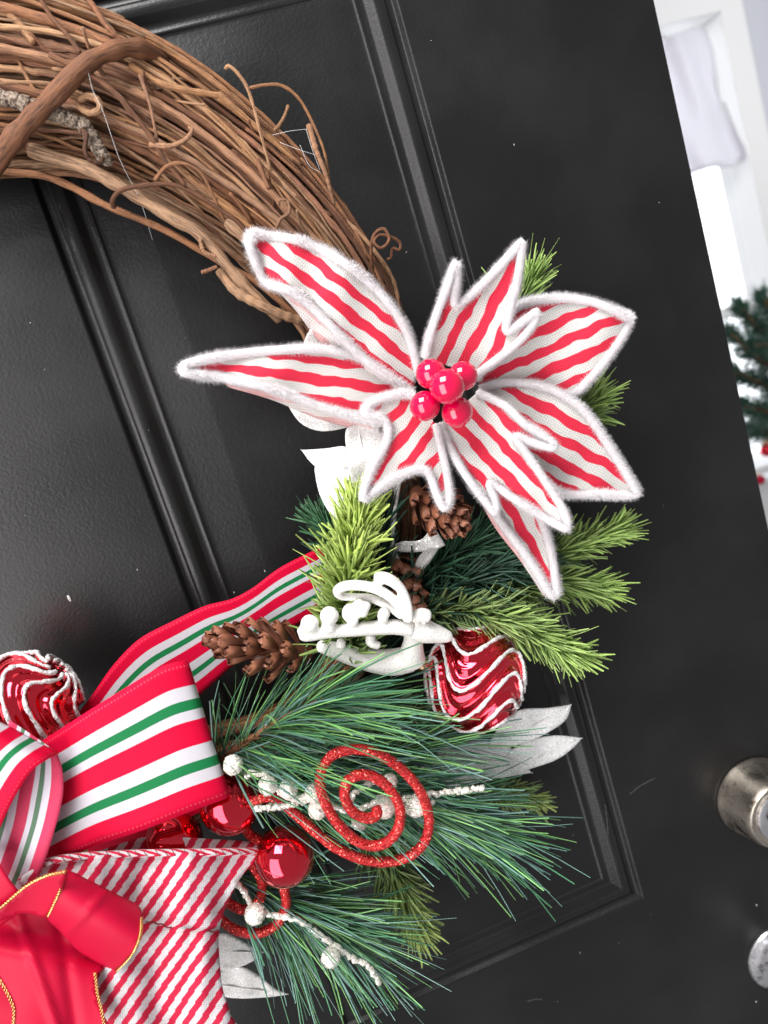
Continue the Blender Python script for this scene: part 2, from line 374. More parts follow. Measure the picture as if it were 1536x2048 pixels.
# ------------------------------------------------------------------ setting: door
def build_door():
    XL, XR, ZB, ZT = -.160, .1185, .948, 1.738
    x0, x1, z0, z1 = -.62, .310, .35, 2.2
    door = thing('door', 'black painted panelled front door that carries the wreath', 'door', (x1, 0, z0)); door['kind'] = 'structure'
    V, Fc = [], []
    def box(xa, xb, za, zb, ya, yb):
        n = len(V); V.extend([(x, y, z) for x in (xa, xb) for y in (ya, yb) for z in (za, zb)])
        Fc.extend([(n, n + 1, n + 3, n + 2), (n + 4, n + 6, n + 7, n + 5), (n, n + 4, n + 5, n + 1), (n + 2, n + 3, n + 7, n + 6), (n, n + 2, n + 6, n + 4), (n + 1, n + 5, n + 7, n + 3)])
    # slab behind the face with the panel opening left free
    n = 0
    ring = [(x0, z0, x1, z1), (XL, ZB, XR, ZT)]
    for (a, b, c, d) in ring: V += [(a, 0, b), (c, 0, b), (c, 0, d), (a, 0, d)]
    for i in range(4): j = (i + 1) % 4; Fc.append((i, j, 4 + j, 4 + i))
    V += [(x0, .044, z0), (x1, .044, z0), (x1, .044, z1), (x0, .044, z1)]
    for i in range(4): j = (i + 1) % 4; Fc.append((i, 8 + i, 8 + j, j))
    Fc.append((8, 11, 10, 9))
    o = mk('slab', V, np.array(Fc), M['door'], door, smooth=False)
    bv = o.modifiers.new('edge', 'BEVEL'); bv.width = .0012; bv.segments = 2; bv.limit_method = 'ANGLE'
    # pressed moulding: distance in from the panel edge (mm), depth behind the face (mm)
    prof = [(0, 0), (.6, .15), (1.5, .9), (2.6, 2.2), (3.7, 3.5), (4.8, 4.2), (6.5, 4.2), (8, 3.6), (9.5, 2.3), (11, 1.0), (12.5, .3), (14, .1), (15.5, .35), (17, 1.0), (18.5, 1.85), (20, 2.8), (21.5, 3.75), (23, 4.7), (24.3, 5.4), (25.5, 5.75), (27, 5.6), (28.2, 4.9), (29, 4.5), (29.7, 4.55), (30.5, 5.1), (31.3, 5.7), (32.2, 6.0), (34, 5.9), (40, 5.0), (50, 3.4), (58, 2.2), (61, 1.75), (62.5, 1.5), (64, 1.4), (67, 1.4)]
    V, Fc = [], []
    for d, y in prof:
        d /= 1000; V += [(XL + d, y / 1000, ZB + d), (XR - d, y / 1000, ZB + d), (XR - d, y / 1000, ZT - d), (XL + d, y / 1000, ZT - d)]
    for k in range(len(prof) - 1):
        for i in range(4): j = (i + 1) % 4; Fc.append((4 * k + i, 4 * k + j, 4 * k + 4 + j, 4 * k + 4 + i))
    k = 4 * (len(prof) - 1); Fc.append((k, k + 1, k + 2, k + 3))
    o = mk('raised_panel', V, np.array(Fc), M['door'], door)
    es = o.modifiers.new('mitres', 'EDGE_SPLIT'); es.split_angle = math.radians(38)
    # flecks of dust stuck on the paint
    for px, py, a in ((138, 1197, 11), (275, 1140, 4), (530, 1142, 4), (468, 1185, 5), (90, 740, 3), (1160, 1905, 4), (1513, 1810, 5), (1028, 290, 4), (705, 1850, 3), (1115, 2003, 3), (1512, 2003, 5), (812, 505, 3)):
        c = P(px, py, .25); s = a * .19e-3; q = rng.uniform(.5, 1.2, 6); an = np.arange(6) * 1.047 + rng.uniform(0, 1)
        V = np.array([[c[0] + s * q[i] * math.cos(an[i]) * .6, c[1] - .0003, c[2] + s * q[i] * 1.3 * math.sin(an[i])] for i in range(6)] + [[c[0], c[1] - .0008, c[2]]])
        mk('paint_fleck', V, np.array([(i, (i + 1) % 6, 6) for i in range(6)]), M['fleck'], door, smooth=False)
    V = []
    for k in range(60):
        c = P(rng.uniform(0, 1500), rng.uniform(0, 2048), .2); r = abs(rng.normal(0, .00020)) + .00010; a = rng.uniform(0, 6.28)
        V += [[c[0] + r * math.cos(a + b) * rng.uniform(.6, 1.3), -.0002 if b else -.0006, c[2] + r * math.sin(a + b)] for b in (0, 2.1, 4.2)]
    o = mk('dust_specks', np.array(V), np.arange(180).reshape(-1, 3), M['fleck'], door, smooth=False); o['kind'] = 'stuff'
    for l in ([(1260, 1588), (1280, 1572), (1310, 1556)], [(1210, 1608), (1214, 1640), (1216, 1672)], [(1036, 480), (1040, 520), (1038, 545)], [(1055, 2003), (1068, 1999), (1085, 1998)]):
        p = cr(l, 12); tube('scuff', P(p[:, 0], p[:, 1], .1), .00022, M['scuff'], door, 5)
    return door
DOOR = build_door()

def lathe(name, c, prof, matl, parent, seg=64):
    """profile (radius mm, millimetres out from the door) turned about the door normal"""
    a = np.arange(seg) * 2 * math.pi / seg; V = []
    for r, h in prof: V.append(np.stack([c[0] + r / 1000 * np.cos(a), np.full(seg, c[1] - h / 1000), c[2] + r / 1000 * np.sin(a)], 1))
    V = np.vstack(V); n = len(prof); i = np.arange(n - 1)[:, None] * seg; j = np.arange(seg)[None]; k = (j + 1) % seg
    Q = np.stack([i + j, i + seg + j, i + seg + k, i + k], -1).reshape(-1, 4)
    V = np.vstack([V, [[c[0], c[1] - prof[-1][1] / 1000, c[2]]]]); e = (n - 1) * seg; jj = np.arange(seg)
    o = mk(name, V, [Q, np.stack([np.full(seg, len(V) - 1), e + (jj + 1) % seg, e + jj], 1)], matl, parent)
    es = o.modifiers.new('sharp', 'EDGE_SPLIT'); es.split_angle = math.radians(35); return o
bc = P(1506, 1590, 0); bc[1] = 0
bolt = thing('deadbolt_lock', 'worn satin nickel deadbolt housing above the door knob', 'lock', tuple(bc))
lathe('housing', bc, [(35, 0), (36, 1), (36, 3), (35, 4.5), (33, 16), (31, 30), (29.5, 35), (28.5, 36.2), (27, 36.4), (26.5, 35.2), (24, 35)], M['nickel'], bolt)
lathe('key_cylinder', bc + np.array([0, -.0353, 0]), [(22, 0), (22, 1.2), (20.5, 2), (12, 2.2), (11.5, 1.0), (5, 1.0)], M['nickel2'], bolt)
kc = P(1556, 1912, 0); kc[1] = 0
knob = thing('door_knob', 'polished nickel door knob below the deadbolt', 'door knob', tuple(kc))
lathe('rose', kc, [(31, 0), (31.5, 1.5), (30.5, 3.5), (26, 5.5), (22, 7), (15, 8.5), (13.5, 12)], M['nickel2'], knob)
lathe('neck', kc, [(12, 8), (11.5, 22), (12.5, 27), (15, 30)], M['nickel2'], knob)
lathe('grip', kc, [(14, 28), (20, 31), (25.5, 37), (27.5, 45), (26.5, 52), (22, 57.5), (14, 60), (6, 60.5)], M['nickel2'], knob)

# ------------------------------------------------------------------ setting: room behind
HB = -1500
def q(px, py, h=HB): return P(px, py, h)
def boxobj(name, a, b, matl, parent=None, bev=.004):
    lo = np.minimum(a, b); hi = np.maximum(a, b)
    V = np.array([(x, y, z) for x in (lo[0], hi[0]) for y in (lo[1], hi[1]) for z in (lo[2], hi[2])])
    o = mk(name, V, np.array([(0, 1, 3, 2), (4, 6, 7, 5), (0, 4, 5, 1), (2, 3, 7, 6), (0, 2, 6, 4), (1, 5, 7, 3)]), matl, parent, smooth=False)
    if bev: k = o.modifiers.new('edge', 'BEVEL'); k.width = bev; k.segments = 2
    return o
yb = -HB / 1000
xi = q(1432, 40)[0]; xo = q(1478, 20)[0]; zh = q(1380, 46)[2]; zs = q(1525, 905)[2]; xl = xi - .62
def build_room():
    wall = thing('wall', 'lavender grey room wall round the bright window behind the door', 'wall', (xi, yb, 0)); wall['kind'] = 'structure'
    boxobj('wall_panel', (xo, yb, 0), (xo + 1.6, yb + .1, 2.7), M['wall'], wall, 0)
    boxobj('wall_panel', (xl - .8, yb, zh + .09), (xo, yb + .1, 2.7), M['white'], wall, 0)
    boxobj('wall_panel', (xl - .8, yb, 0), (xo, yb + .1, zs - .09), M['white'], wall, 0)
    win = thing('window', 'bright white framed window seen past the open door edge', 'window', (xi, yb, zs))
    boxobj('casing', (xi, yb - .025, zs - .02), (xo - .002, yb + .12, zh + .09), M['white'], win)
    boxobj('casing', (xl - .07, yb - .025, zs - .02), (xl, yb + .12, zh + .09), M['white'], win)
    boxobj('header', (xl + .001, yb - .03, zh), (xi - .001, yb + .12, zh + .088), M['white'], win)
    boxobj('sill', (xl - .1, yb - .07, zs - .045), (xo + .02, yb + .12, zs - .021), M['white'], win)
    xs = q(1428, 480)[0]
    boxobj('sash_bar', (xs - .012, yb + .05, zs), (xs + .012, yb + .08, zh), M['white'], win, .003)
    boxobj('meeting_rail', (xl + .002, yb + .045, zs + .42), (xi - .002, yb + .085, zs + .455), M['white'], win, .003)
    g = mat('window_glass', (1, 1, 1), .02, 0, Transmission_Weight=1.0)[0]
    gm = g.node_tree; tr = gm.nodes.new('ShaderNodeBsdfTransparent'); mx = gm.nodes.new('ShaderNodeMixShader'); mx.inputs[0].default_value = .06
    gl = gm.nodes.new('ShaderNodeBsdfGlossy'); gl.inputs['Roughness'].default_value = .02
    gm.links.new(tr.outputs[0], mx.inputs[1]); gm.links.new(gl.outputs[0], mx.inputs[2]); gm.links.new(mx.outputs[0], gm.nodes['Material Output'].inputs[0])
    boxobj('pane', (xl + .002, yb + .063, zs), (xs - .013, yb + .067, zh - .001), g, win, 0)
    boxobj('pane', (xs + .013, yb + .063, zs), (xi - .002, yb + .067, zh - .001), g, win, 0)
    # pale curtain gathered at the top of the window
    cm, n, l, b = mat('sheer_white_curtain', (.82, .81, .83), .9)
    tr = N(n, 'ShaderNodeBsdfTranslucent'); tr.inputs[0].default_value = (.8, .79, .82, 1); mx = N(n, 'ShaderNodeMixShader'); mx.inputs[0].default_value = .72
    l.new(b.outputs[0], mx.inputs[1]); l.new(tr.outputs[0], mx.inputs[2]); l.new(mx.outputs[0], n['Material Output'].inputs[0])
    ol = cr([(1250, 75), (1330, 72), (1400, 56), (1425, 95), (1440, 200), (1468, 265), (1490, 312), (1460, 330), (1425, 330), (1375, 345), (1300, 360), (1250, 350)], 90, True)
    pts, f = cdt(ol, 9)
    h = HB + 35 + 12 * np.sin(pts[:, 0] / 14 - pts[:, 1] / 60) + 5 * np.sin(pts[:, 0] / 9 - pts[:, 1] / 21) + 10 * vnoise(pts[:, 0], pts[:, 1], 90, 3)
    o = mk('window_curtain', P(pts[:, 0], pts[:, 1], h), f, cm, None, thick=.002)
    tag(o, 'sheer white curtain gathered at the top of the window', 'curtain')
    hem = cr([(1290, 362), (1375, 347), (1425, 332), (1460, 332), (1491, 313), (1470, 262), (1447, 205)], 60)
    tube('hem', P(hem[:, 0], hem[:, 1], HB + 42), .004, cm, None, 6).parent = o
    # daylight outside
    sm = bpy.data.materials.new('bright_overcast_sky'); sm.use_nodes = True; nn_ = sm.node_tree.nodes; nn_.clear()
    e = nn_.new('ShaderNodeEmission'); e.inputs[0].default_value = (.91, .95, 1, 1); e.inputs[1].default_value = 3.0
    oo = nn_.new('ShaderNodeOutputMaterial'); sm.node_tree.links.new(e.outputs[0], oo.inputs[0])
    s = boxobj('sky', (xl - 3, yb + 3.0, -1), (xi + 4, yb + 3.02, 5), sm, None, 0); s['kind'] = 'structure'
    s['label'] = 'bright overcast daylight outside the window'; s['category'] = 'sky'
build_room()

def fir_branch(parent, p, n, L, Wd, c0, c1, ct, mname='fir', spread=(1.15, .45), name='needles'):
    """needles round a stem p (n,3); colours c0 at the foot of the branch to c1 at its tip; ct tints the needle tips"""
    T, Nn, B = frames(p); u = rng.uniform(.04, 1, n) ** .85; u[: n // 9] = rng.uniform(.94, 1, n // 9)
    x = u * (len(p) - 1.001); i = x.astype(int); f = (x - i)[:, None]
    b = p[i] * (1 - f) + p[i + 1] * f; t = norm(T[i] * (1 - f) + T[i + 1] * f)
    ph = rng.uniform(0, 6.283, n)[:, None]; rad = np.cos(ph) * Nn[i] + np.sin(ph) * B[i]
    al = (spread[0] + (spread[1] - spread[0]) * u ** 1.5 + rng.normal(0, .13, n))[:, None]
    D = t * np.cos(al) + rad * np.sin(al); D[:, 1] = np.where(b[:, 1] + D[:, 1] * L > -.004, -np.abs(D[:, 1]) * .3, D[:, 1])
    LL = L * (1 - .25 * u ** 3) * rng.uniform(.72, 1.15, n); cu = t * .40 + rng.normal(0, .27, (n, 3))
    k = np.clip(u + rng.normal(0, .10, n), 0, 1)[:, None]; C = np.array(c0) * (1 - k) + np.array(c1) * k; C = C * rng.uniform(.75, 1.25, (n, 1))
    V, Q, col = blades(b, D, LL, Wd * rng.uniform(.8, 1.2, n), cu, C * .85, np.minimum(C * .8 + np.array(ct) * .35, 1), 5, .34)
    V[:, 1] = np.minimum(V[:, 1], -.0015) if parent is not None and ORG[parent][1] < .2 else V[:, 1]
    o = mk(name, V, Q, M[mname], parent, col=col); o['kind'] = 'stuff'; return o

def build_tree():
    t = thing('christmas_tree', 'green artificial Christmas tree in the room beyond the door edge', 'christmas tree', tuple(q(1640, 1100, -900)))
    tr = PP([(1600, 1100, -900), (1585, 800, -900), (1570, 600, -900), (1560, 480, -900)])
    tube('trunk', cr(tr, 20), .015, M['stem'], t)
    for a in (((1575, 700), (1520, 660), (1485, 618)), ((1585, 760), (1520, 720), (1462, 668)), ((1590, 800), (1530, 770), (1470, 745)), ((1595, 840), (1540, 825), (1490, 812)), ((1590, 700), (1550, 640), (1530, 600)), ((1600, 880), (1550, 868), (1500, 862)), ((1590, 780), (1550, 700), (1510, 690)), ((1600, 860), (1560, 800), (1515, 850))):
        hs = -900 + rng.uniform(-40, 90); p = cr(PP([(x, y, hs + 40 * k) for k, (x, y) in enumerate(a)]), 14)
        br = tube('branch', p, .003, M['stem'], t, 6)
        fir_branch(br, p, 620, .034, .0013, (.015, .06, .045), (.05, .16, .10), (.2, .32, .26), 'pine', (1.2, .5))
    for (x, y, r, mm, lb) in ((1534, 900, 14, 'glass', 'red bauble hanging on the Christmas tree'), (1504, 835, 9, 'white', 'small white bauble hanging on the Christmas tree'), (1520, 960, 10, 'satin', 'small red ornament low on the Christmas tree')):
        V, f = spheregeo(P(x, y, -830), r * .001, 24, 14)
        o = thing('tree_bauble', lb, 'bauble', tuple(P(x, y, -830)), 'baubles on the Christmas tree'); mk('ball', V, f, M[mm], o)
        g = P(x, y, -830); tube('cap', np.array([g + (0, 0, r * .0009), g + (0, 0, r * .0014)]), r * .0003, M['capmetal'], o)
build_tree()

# ------------------------------------------------------------------ grapevine wreath
def build_wreath():
    cl = [(-260, 172, 150), (-120, 156, 145), (0, 156, 138), (150, 178, 124), (300, 238, 114), (450, 338, 104), (580, 458, 94), (678, 590, 86), (736, 730, 76), (770, 880, 42), (800, 1050, 36), (740, 1230, 45), (600, 1425, 42), (390, 1540, 85), (200, 1640, 90), (0, 1700, 90)]
    c = cr(cl, 160); low = np.interp(np.arange(160), [74, 90], [1, .42]); ctr = P(c[:, 0], c[:, 1], 34 * (.35 + .65 * low)); wid = c[:, 2] * .36e-3
    T = norm(np.gradient(ctr, axis=0)); Bn = np.array([0, -1.0, 0]); Nn = norm(np.cross(T, Bn)); HD = .026
    w = thing('grapevine_wreath', 'brown grapevine wreath of bundled twigs hanging on the black door', 'wreath', tuple(ctr[60]))
    def strand(a0, b0, t0, t1, r, wig, name='vine', seg=8, seed=0):
        n = max(12, int((t1 - t0) * 110)); t = np.linspace(t0, t1, n); r_ = np.random.default_rng(seed)
        a = a0 + wig * np.sin(t * r_.uniform(5, 11) + r_.uniform(0, 6.3)) + wig * .12 * np.sin(t * r_.uniform(22, 40) + r_.uniform(0, 6.3)) + r_.uniform(-1.5, 1.5) * (t - t.mean())
        b = b0 + wig * np.sin(t * r_.uniform(5, 11) + r_.uniform(0, 6.3)) * .8 + wig * .15 * np.sin(t * r_.uniform(18, 30) + r_.uniform(0, 6.3))
        m_ = np.sqrt(a * a + b * b); k = np.where(m_ > 1, 1 / m_, 1); a *= np.where(m_ > 1.12, k * 1.12, 1); b *= k
        i = np.clip(t * 159, 0, 158.99); j = i.astype(int); f = (i - j)[:, None]
        p = ctr[j] * (1 - f) + ctr[j + 1] * f; q_ = Nn[j]; ww = wid[j]
        p = p + q_ * (a * ww)[:, None] + Bn * (b * HD * low[j])[:, None]
        p += r_.normal(0, .00025, p.shape)
        L = np.r_[0, np.cumsum(np.linalg.norm(np.diff(p, axis=0), axis=1))]
        p = cr(p, max(16, int(L[-1] / .005))); s = np.linspace(0, 1, len(p)) * L[-1]
        R = r * (1 - .25 * s / max(L[-1], .01)) * (1 + .07 * np.sin(s * 260 + seed))
        ph = r_.uniform(0, .09); gap = r_.uniform(.07, .11)
        R = R * (1 + .38 * np.exp(-(((s - ph) % gap - gap / 2) / .0028) ** 2))
        p[:, 1] = np.minimum(p[:, 1], -.004)
        return tube(name, p, R, M['bark'], w, seg)
    k = 0
    for i in range(185):
        th = i * 2.39996; rr = math.sqrt((i + .5) / 185); t0 = random.choice([0, 0, .0, random.uniform(0, .35)]); t1 = random.choice([1, .62, random.uniform(.4, .95)])
        if t1 - t0 < .25: t1 = t0 + .3
        strand(rr * math.cos(th), rr * math.sin(th), t0, min(t1, 1), random.choice([.0008, .001, .0012, .0014, .0016, .0018, .0021, .0026, .0034]), .16, seed=k + 11); k += 1
    for i in range(64):      # slim runners lying over the bundle, ends sticking out
        t0 = random.uniform(0, .5); strand(random.uniform(-1.12, 1.12), random.uniform(.45, 1.05), t0, min(1, t0 + random.uniform(.12, .3)), random.uniform(.0008, .0014), .33, seed=k + 400, seg=6); k += 1
    for i in range(46):     # broken side shoots and knots
        t_ = random.uniform(.12, .62); j = int(t_ * 159); a = random.uniform(-1, 1); b = math.sqrt(max(0, 1 - a * a)) * random.uniform(.8, 1.05)
        p0 = ctr[j] + Nn[j] * a * wid[j] + Bn * b * HD * low[j]; d = norm(T[j] * random.choice([-1, 1]) * random.uniform(.3, 1) + Nn[j] * random.uniform(-.9, .9) + Bn * random.uniform(.1, .6)); L_ = random.uniform(.006, .03)
        side = norm(np.cross(d, rng.normal(size=3))); ss = np.linspace(0, 1, 9)[:, None]
        tube('side_shoot', p0 + d * L_ * ss + side * L_ * random.uniform(0, .5) * ss ** 2, np.linspace(.0017, .0009, 9) * random.uniform(.6, 1.1) * (1 + .5 * (np.arange(9) == 8)), M['bark'], w, 6)
    # single vines that can be followed in the photograph
    def px(name, l, r0, r1=None, n=60, matl='bark', seg=8, jit=0, node=True):
        p = cr(PP(l), n); r1 = r1 or r0; s = np.linspace(0, 1, n); R = r0 + (r1 - r0) * s
        if node: R = R * (1 + .10 * np.sin(s * 17) * np.sin(s * 41) + .06 * np.sin(s * 73))
        if jit: p = p + rng.normal(0, jit, p.shape)
        return tube(name, p, R, M[matl], w, seg)
    px('binding_vine', [(-40, 400, 40), (-10, 330, 58), (40, 262, 68), (110, 190, 74), (170, 130, 74), (225, 102, 70), (275, 97, 62), (318, 120, 48), (340, 150, 30)], .0062, .0048, 60, seg=12)
    px('bark_twig', [(-20, 188, 64), (40, 205, 66), (90, 222, 66), (140, 238, 66), (168, 252, 65), (190, 285, 64), (212, 325, 62)], .0045, .0042, 110, 'rbark', 12, .00028)
    px('tendril', [(560, 410, 50), (530, 300, 60), (500, 190, 64), (478, 150, 66), (458, 132, 66), (451, 138, 64)], .0009, .0012, seg=6)
    px('tendril', [(500, 176, 64), (530, 170, 66), (565, 172, 66), (600, 200, 64), (632, 260, 60), (650, 310, 56), (660, 370, 50)], .0010, .0009, seg=6)
    px('tendril', [(618, 250, 58), (632, 300, 58), (652, 350, 55), (668, 410, 50)], .0022, .0011, seg=6)
    px('tendril', [(660, 370, 50), (668, 400, 50), (690, 480, 46)], .001, .0008, seg=6)
    px('tendril', [(70, -20, 50), (100, 30, 56), (135, 70, 60), (160, 105, 62)], .0012, .0014, seg=6)
    px('tendril', [(165, -20, 45), (192, 20, 50), (215, 55, 55), (255, 90, 55)], .0018, .0016, seg=6)
    px('tendril', [(192, 18, 50), (225, 60, 52), (262, 95, 52)], .0011, .001, seg=6)
    px('vine', [(-30, -5, 46), (30, 40, 52), (68, 85, 56)], .0024, .0022, seg=8)
    px('tendril', [(228, 415, 55), (225, 400, 60), (240, 382, 64), (280, 372, 66), (350, 370, 66), (410, 400, 66), (470, 440, 64), (510, 480, 60)], .0015, .0013, seg=6)
    px('tendril', [(160, 200, 66), (175, 192, 70), (195, 200, 72), (200, 218, 72), (180, 226, 70), (160, 215, 68), (158, 205, 66)], .0022, .0018, seg=8)
    px('tendril', [(160, 255, 66), (172, 270, 72), (170, 300, 72), (180, 320, 70), (200, 325, 68), (205, 315, 66)], .0015, .0012, seg=6)
    px('tendril', [(280, 150, 66), (300, 210, 70), (312, 270, 70), (320, 310, 66)], .0013, .0009, seg=6)
    px('tendril', [(100, 110, 66), (180, 150, 72), (235, 190, 74), (255, 215, 74), (300, 270, 72), (330, 320, 70), (370, 370, 68)], .0019, .0014, seg=6)
    px('tendril', [(300, 290, 70), (340, 292, 74), (370, 280, 74), (384, 262, 72), (378, 255, 70)], .0018, .0012, seg=6)
    px('tendril', [(310, 360, 66), (335, 332, 70), (370, 328, 72), (405, 350, 70), (430, 400, 66), (448, 440, 62)], .0013, .001, seg=6)
    px('tendril', [(550, 470, 60), (560, 440, 66), (578, 425, 68), (575, 402, 68), (560, 400, 68), (558, 412, 66)], .0012, .0009, seg=6)
    px('tendril', [(745, 570, 50), (742, 510, 56), (748, 470, 60), (768, 458, 62), (778, 480, 64), (762, 496, 66), (748, 484, 66), (760, 470, 64), (785, 475, 62), (800, 486, 60), (798, 500, 60), (785, 496, 60), (782, 515, 58), (775, 518, 56)], .0012, .0009, 110, seg=6)
    px('tendril', [(400, 480, 60), (410, 505, 58), (440, 515, 56)], .0016, .0014, seg=6)
    px('tendril', [(404, 545, 52), (418, 540, 52), (434, 533, 54)], .0015, .0012, seg=6)
    px('vine', [(0, 345, 40), (80, 350, 44), (140, 372, 46), (215, 412, 50), (330, 460, 50), (430, 518, 50), (520, 570, 48), (600, 640, 44)], .0024, .002)
    px('vine', [(60, 300, 52), (170, 335, 56), (260, 385, 58), (350, 440, 58), (400, 470, 56), (480, 560, 52), (560, 640, 46)], .0042, .0034, seg=10)
    px('vine', [(440, 540, 46), (470, 580, 50), (520, 610, 52), (580, 635, 50), (640, 650, 44)], .0034, .003, seg=10)
    px('vine', [(260, 130, 60), (330, 170, 62), (430, 190, 60), (445, 195, 60), (520, 260, 56), (600, 330, 50)], .002, .0017)
    px('vine', [(330, 140, 40), (400, 190, 44), (480, 250, 46), (600, 330, 44), (690, 430, 42), (760, 530, 40), (800, 640, 36)], .0026, .0022)
    px('vine', [(640, 420, 48), (700, 450, 50), (755, 510, 48), (790, 570, 44), (800, 650, 40)], .0016, .0013)
    # cobweb threads between the twigs
    for l in ([(545, 270, 60), (580, 262, 62), (615, 258, 60)], [(560, 285, 60), (600, 300, 60), (632, 310, 58)], [(612, 258, 60), (625, 300, 58), (640, 340, 56)], [(170, 108, 76), (185, 180, 76), (205, 220, 76), (240, 320, 72), (280, 400, 60), (305, 480, 40)], [(600, 290, 58), (618, 330, 58), (642, 345, 56)]):
        px('cobweb_thread', l, .00010, None, 24, 'web', 4, node=False)
build_wreath()

# ------------------------------------------------------------------ poinsettia
def fuzz(name, path, R, parent, dens=70, core=.58, matl='chenille'):
    """chenille stem: soft core with thousands of short fibres"""
    T, Nn, B = frames(path); L = np.linalg.norm(np.diff(path, axis=0), axis=1).sum(); n = int(L * 1000 * dens)
    x = rng.uniform(0, len(path) - 1.001, n); i = x.astype(int); f = (x - i)[:, None]
    p = path[i] * (1 - f) + path[i + 1] * f; a = rng.uniform(0, 6.283, n)[:, None]
    # fibres stand in rows, as the twisted wire leaves them
    d = np.cos(a) * Nn[i] + np.sin(a) * B[i]; t = T[i]
    end = p + d * (R * rng.uniform(.78, 1.20, n))[:, None] + t * (rng.normal(0, .18, n) * R)[:, None] + rng.normal(0, R * .06, (n, 3))
    st = p + d * (R * core * .6); s = norm(np.cross(d, t)) * .00020; V = np.stack([st - s, st + s, end], 1).reshape(-1, 3)
    g = tubegeo(path, R * core, 8)
    cv, cf = merge([g[:2], (V, np.arange(3 * n).reshape(-1, 3))])
    return mk(name, cv, cf, M[matl], parent)

def build_poinsettia():
    w = thing('poinsettia_flower', 'big red and white striped burlap poinsettia with fuzzy white edges', 'artificial flower', tuple(P(888, 800, 60)))
    def petal(ol, base, tip, hs, fold=.0, wav=2.5, seed=0, period=40, hem=None, ph=0.0, R=.0050, inset=.8):
        o = cr(ol, max(60, int(len(ol) * 9))); base = np.array(base, float); tip = np.array(tip, float); ax = tip - base; L = np.linalg.norm(ax); ax /= L; sd = np.array([-ax[1], ax[0]])
        def hf(x, y):
            t = np.clip(((x - base[0]) * ax[0] + (y - base[1]) * ax[1]) / L, 0, 1.1); s = (x - base[0]) * sd[0] + (y - base[1]) * sd[1]
            return np.interp(t, [0, .25, .6, 1, 1.1], [hs[0], hs[0] * .45 + hs[1] * .55, hs[1], hs[2], hs[2] - 3]) + fold * np.abs(s) * mmpx(80) + wav * 1.5 * vnoise(x, y, 150, seed) * t + 2.2 * np.sin(s / 34 + seed) * t
        pts, f = cdt(o, 11)
        s = (pts[:, 0] - base[0]) * sd[0] + (pts[:, 1] - base[1]) * sd[1]; t = (pts[:, 0] - base[0]) * ax[0] + (pts[:, 1] - base[1]) * ax[1]
        uv = np.stack([s / period + ph, t / period], 1)
        pe = mk('petal', P(pts[:, 0], pts[:, 1], hf(pts[:, 0], pts[:, 1])), f, M['petal'], w, uv=uv, thick=.0006)
        tp = cr(ol, max(80, int(len(ol) * 12)))
        fuzz('fuzzy_trim', P(tp[:, 0], tp[:, 1], hf(tp[:, 0], tp[:, 1]) + 1.0), R, pe)
        if hem:      # margin of the cloth folded out beyond the trim, reverse side showing
            a, b = cr(hem[0], 40), cr(hem[1], 40); k = np.linspace(0, 1, 8)[None, :, None]; g = a[:, None] * (1 - k) + b[:, None] * k
            hh = hf(g[..., 0], g[..., 1]) - 2 - k[..., 0] * hem[2] + 1.8 * np.sin(np.arange(40) * .85)[:, None] * k[..., 0]
            n = 40; i = np.arange(n - 1)[:, None] * 8; j = np.arange(7)[None]
            Q = np.stack([i + j, i + 8 + j, i + 9 + j, i + 1 + j], -1).reshape(-1, 4); gf = g.reshape(-1, 2)
            s = (gf[:, 0] - base[0]) * sd[0] + (gf[:, 1] - base[1]) * sd[1]; t = (gf[:, 0] - base[0]) * ax[0] + (gf[:, 1] - base[1]) * ax[1]
            mk('cloth_hem', P(gf[:, 0], gf[:, 1], hh.ravel()), Q, M['petal_back'], pe, uv=np.stack([s / period + ph, t / period], 1), thick=.0005)
        return pe
    petal([(838, 750), (815, 668), (765, 592), (690, 527), (605, 484), (512, 470), (500, 474), (499, 490), (517, 538), (535, 566), (592, 588), (652, 642), (722, 712), (822, 785)], (840, 770), (500, 500), (72, 90, 84), 0, 3, 1, 40, ([(545, 575), (595, 595), (655, 650), (720, 712), (790, 765)], [(560, 585), (595, 625), (635, 680), (700, 748), (775, 790)], 8), .15)
    petal([(805, 770), (745, 726), (660, 700), (560, 700), (450, 712), (376, 728), (366, 738), (372, 746), (445, 756), (545, 778), (645, 815), (760, 848)], (820, 800), (362, 738), (70, 84, 88), .05, 3, 2, 40, ([(440, 760), (545, 785), (645, 822), (750, 852)], [(460, 775), (545, 800), (640, 838), (750, 868)], 8), .35)
    petal([(955, 760), (985, 680), (1030, 615), (1100, 598), (1180, 603), (1250, 632), (1258, 646), (1220, 708), (1175, 762), (1138, 790), (1050, 795), (965, 780)], (930, 790), (1262, 640), (68, 78, 76), 0, 3, 3, 40, None, .1)
    petal([(960, 778), (1020, 765), (1098, 777), (1165, 820), (1218, 893), (1270, 978), (1268, 990), (1200, 988), (1122, 986), (1060, 945), (1000, 880), (930, 815)], (930, 800), (1280, 992), (72, 86, 82), 0, 3, 4, 40, None, .3)
    petal([(905, 835), (985, 895), (1058, 990), (1097, 1082), (1113, 1178), (1110, 1190), (1100, 1187), (1055, 1115), (1005, 1048), (965, 985), (895, 865)], (895, 830), (1115, 1200), (70, 88, 92), 0, 2, 5, 40, ([(1098, 1185), (1050, 1115), (1000, 1050), (962, 985)], [(1088, 1192), (1040, 1120), (990, 1055), (955, 990)], 5), .0)
    petal([(850, 715), (866, 650), (890, 585), (908, 532), (914, 532), (913, 565), (910, 610), (940, 592), (988, 545), (1038, 490), (1044, 492), (1033, 570), (1012, 660), (1048, 642), (1072, 624), (1074, 630), (1064, 652), (1030, 690), (950, 752)], (895, 770), (1045, 480), (82, 100, 112), .08, 2, 6, 42, None, .55, .0047)
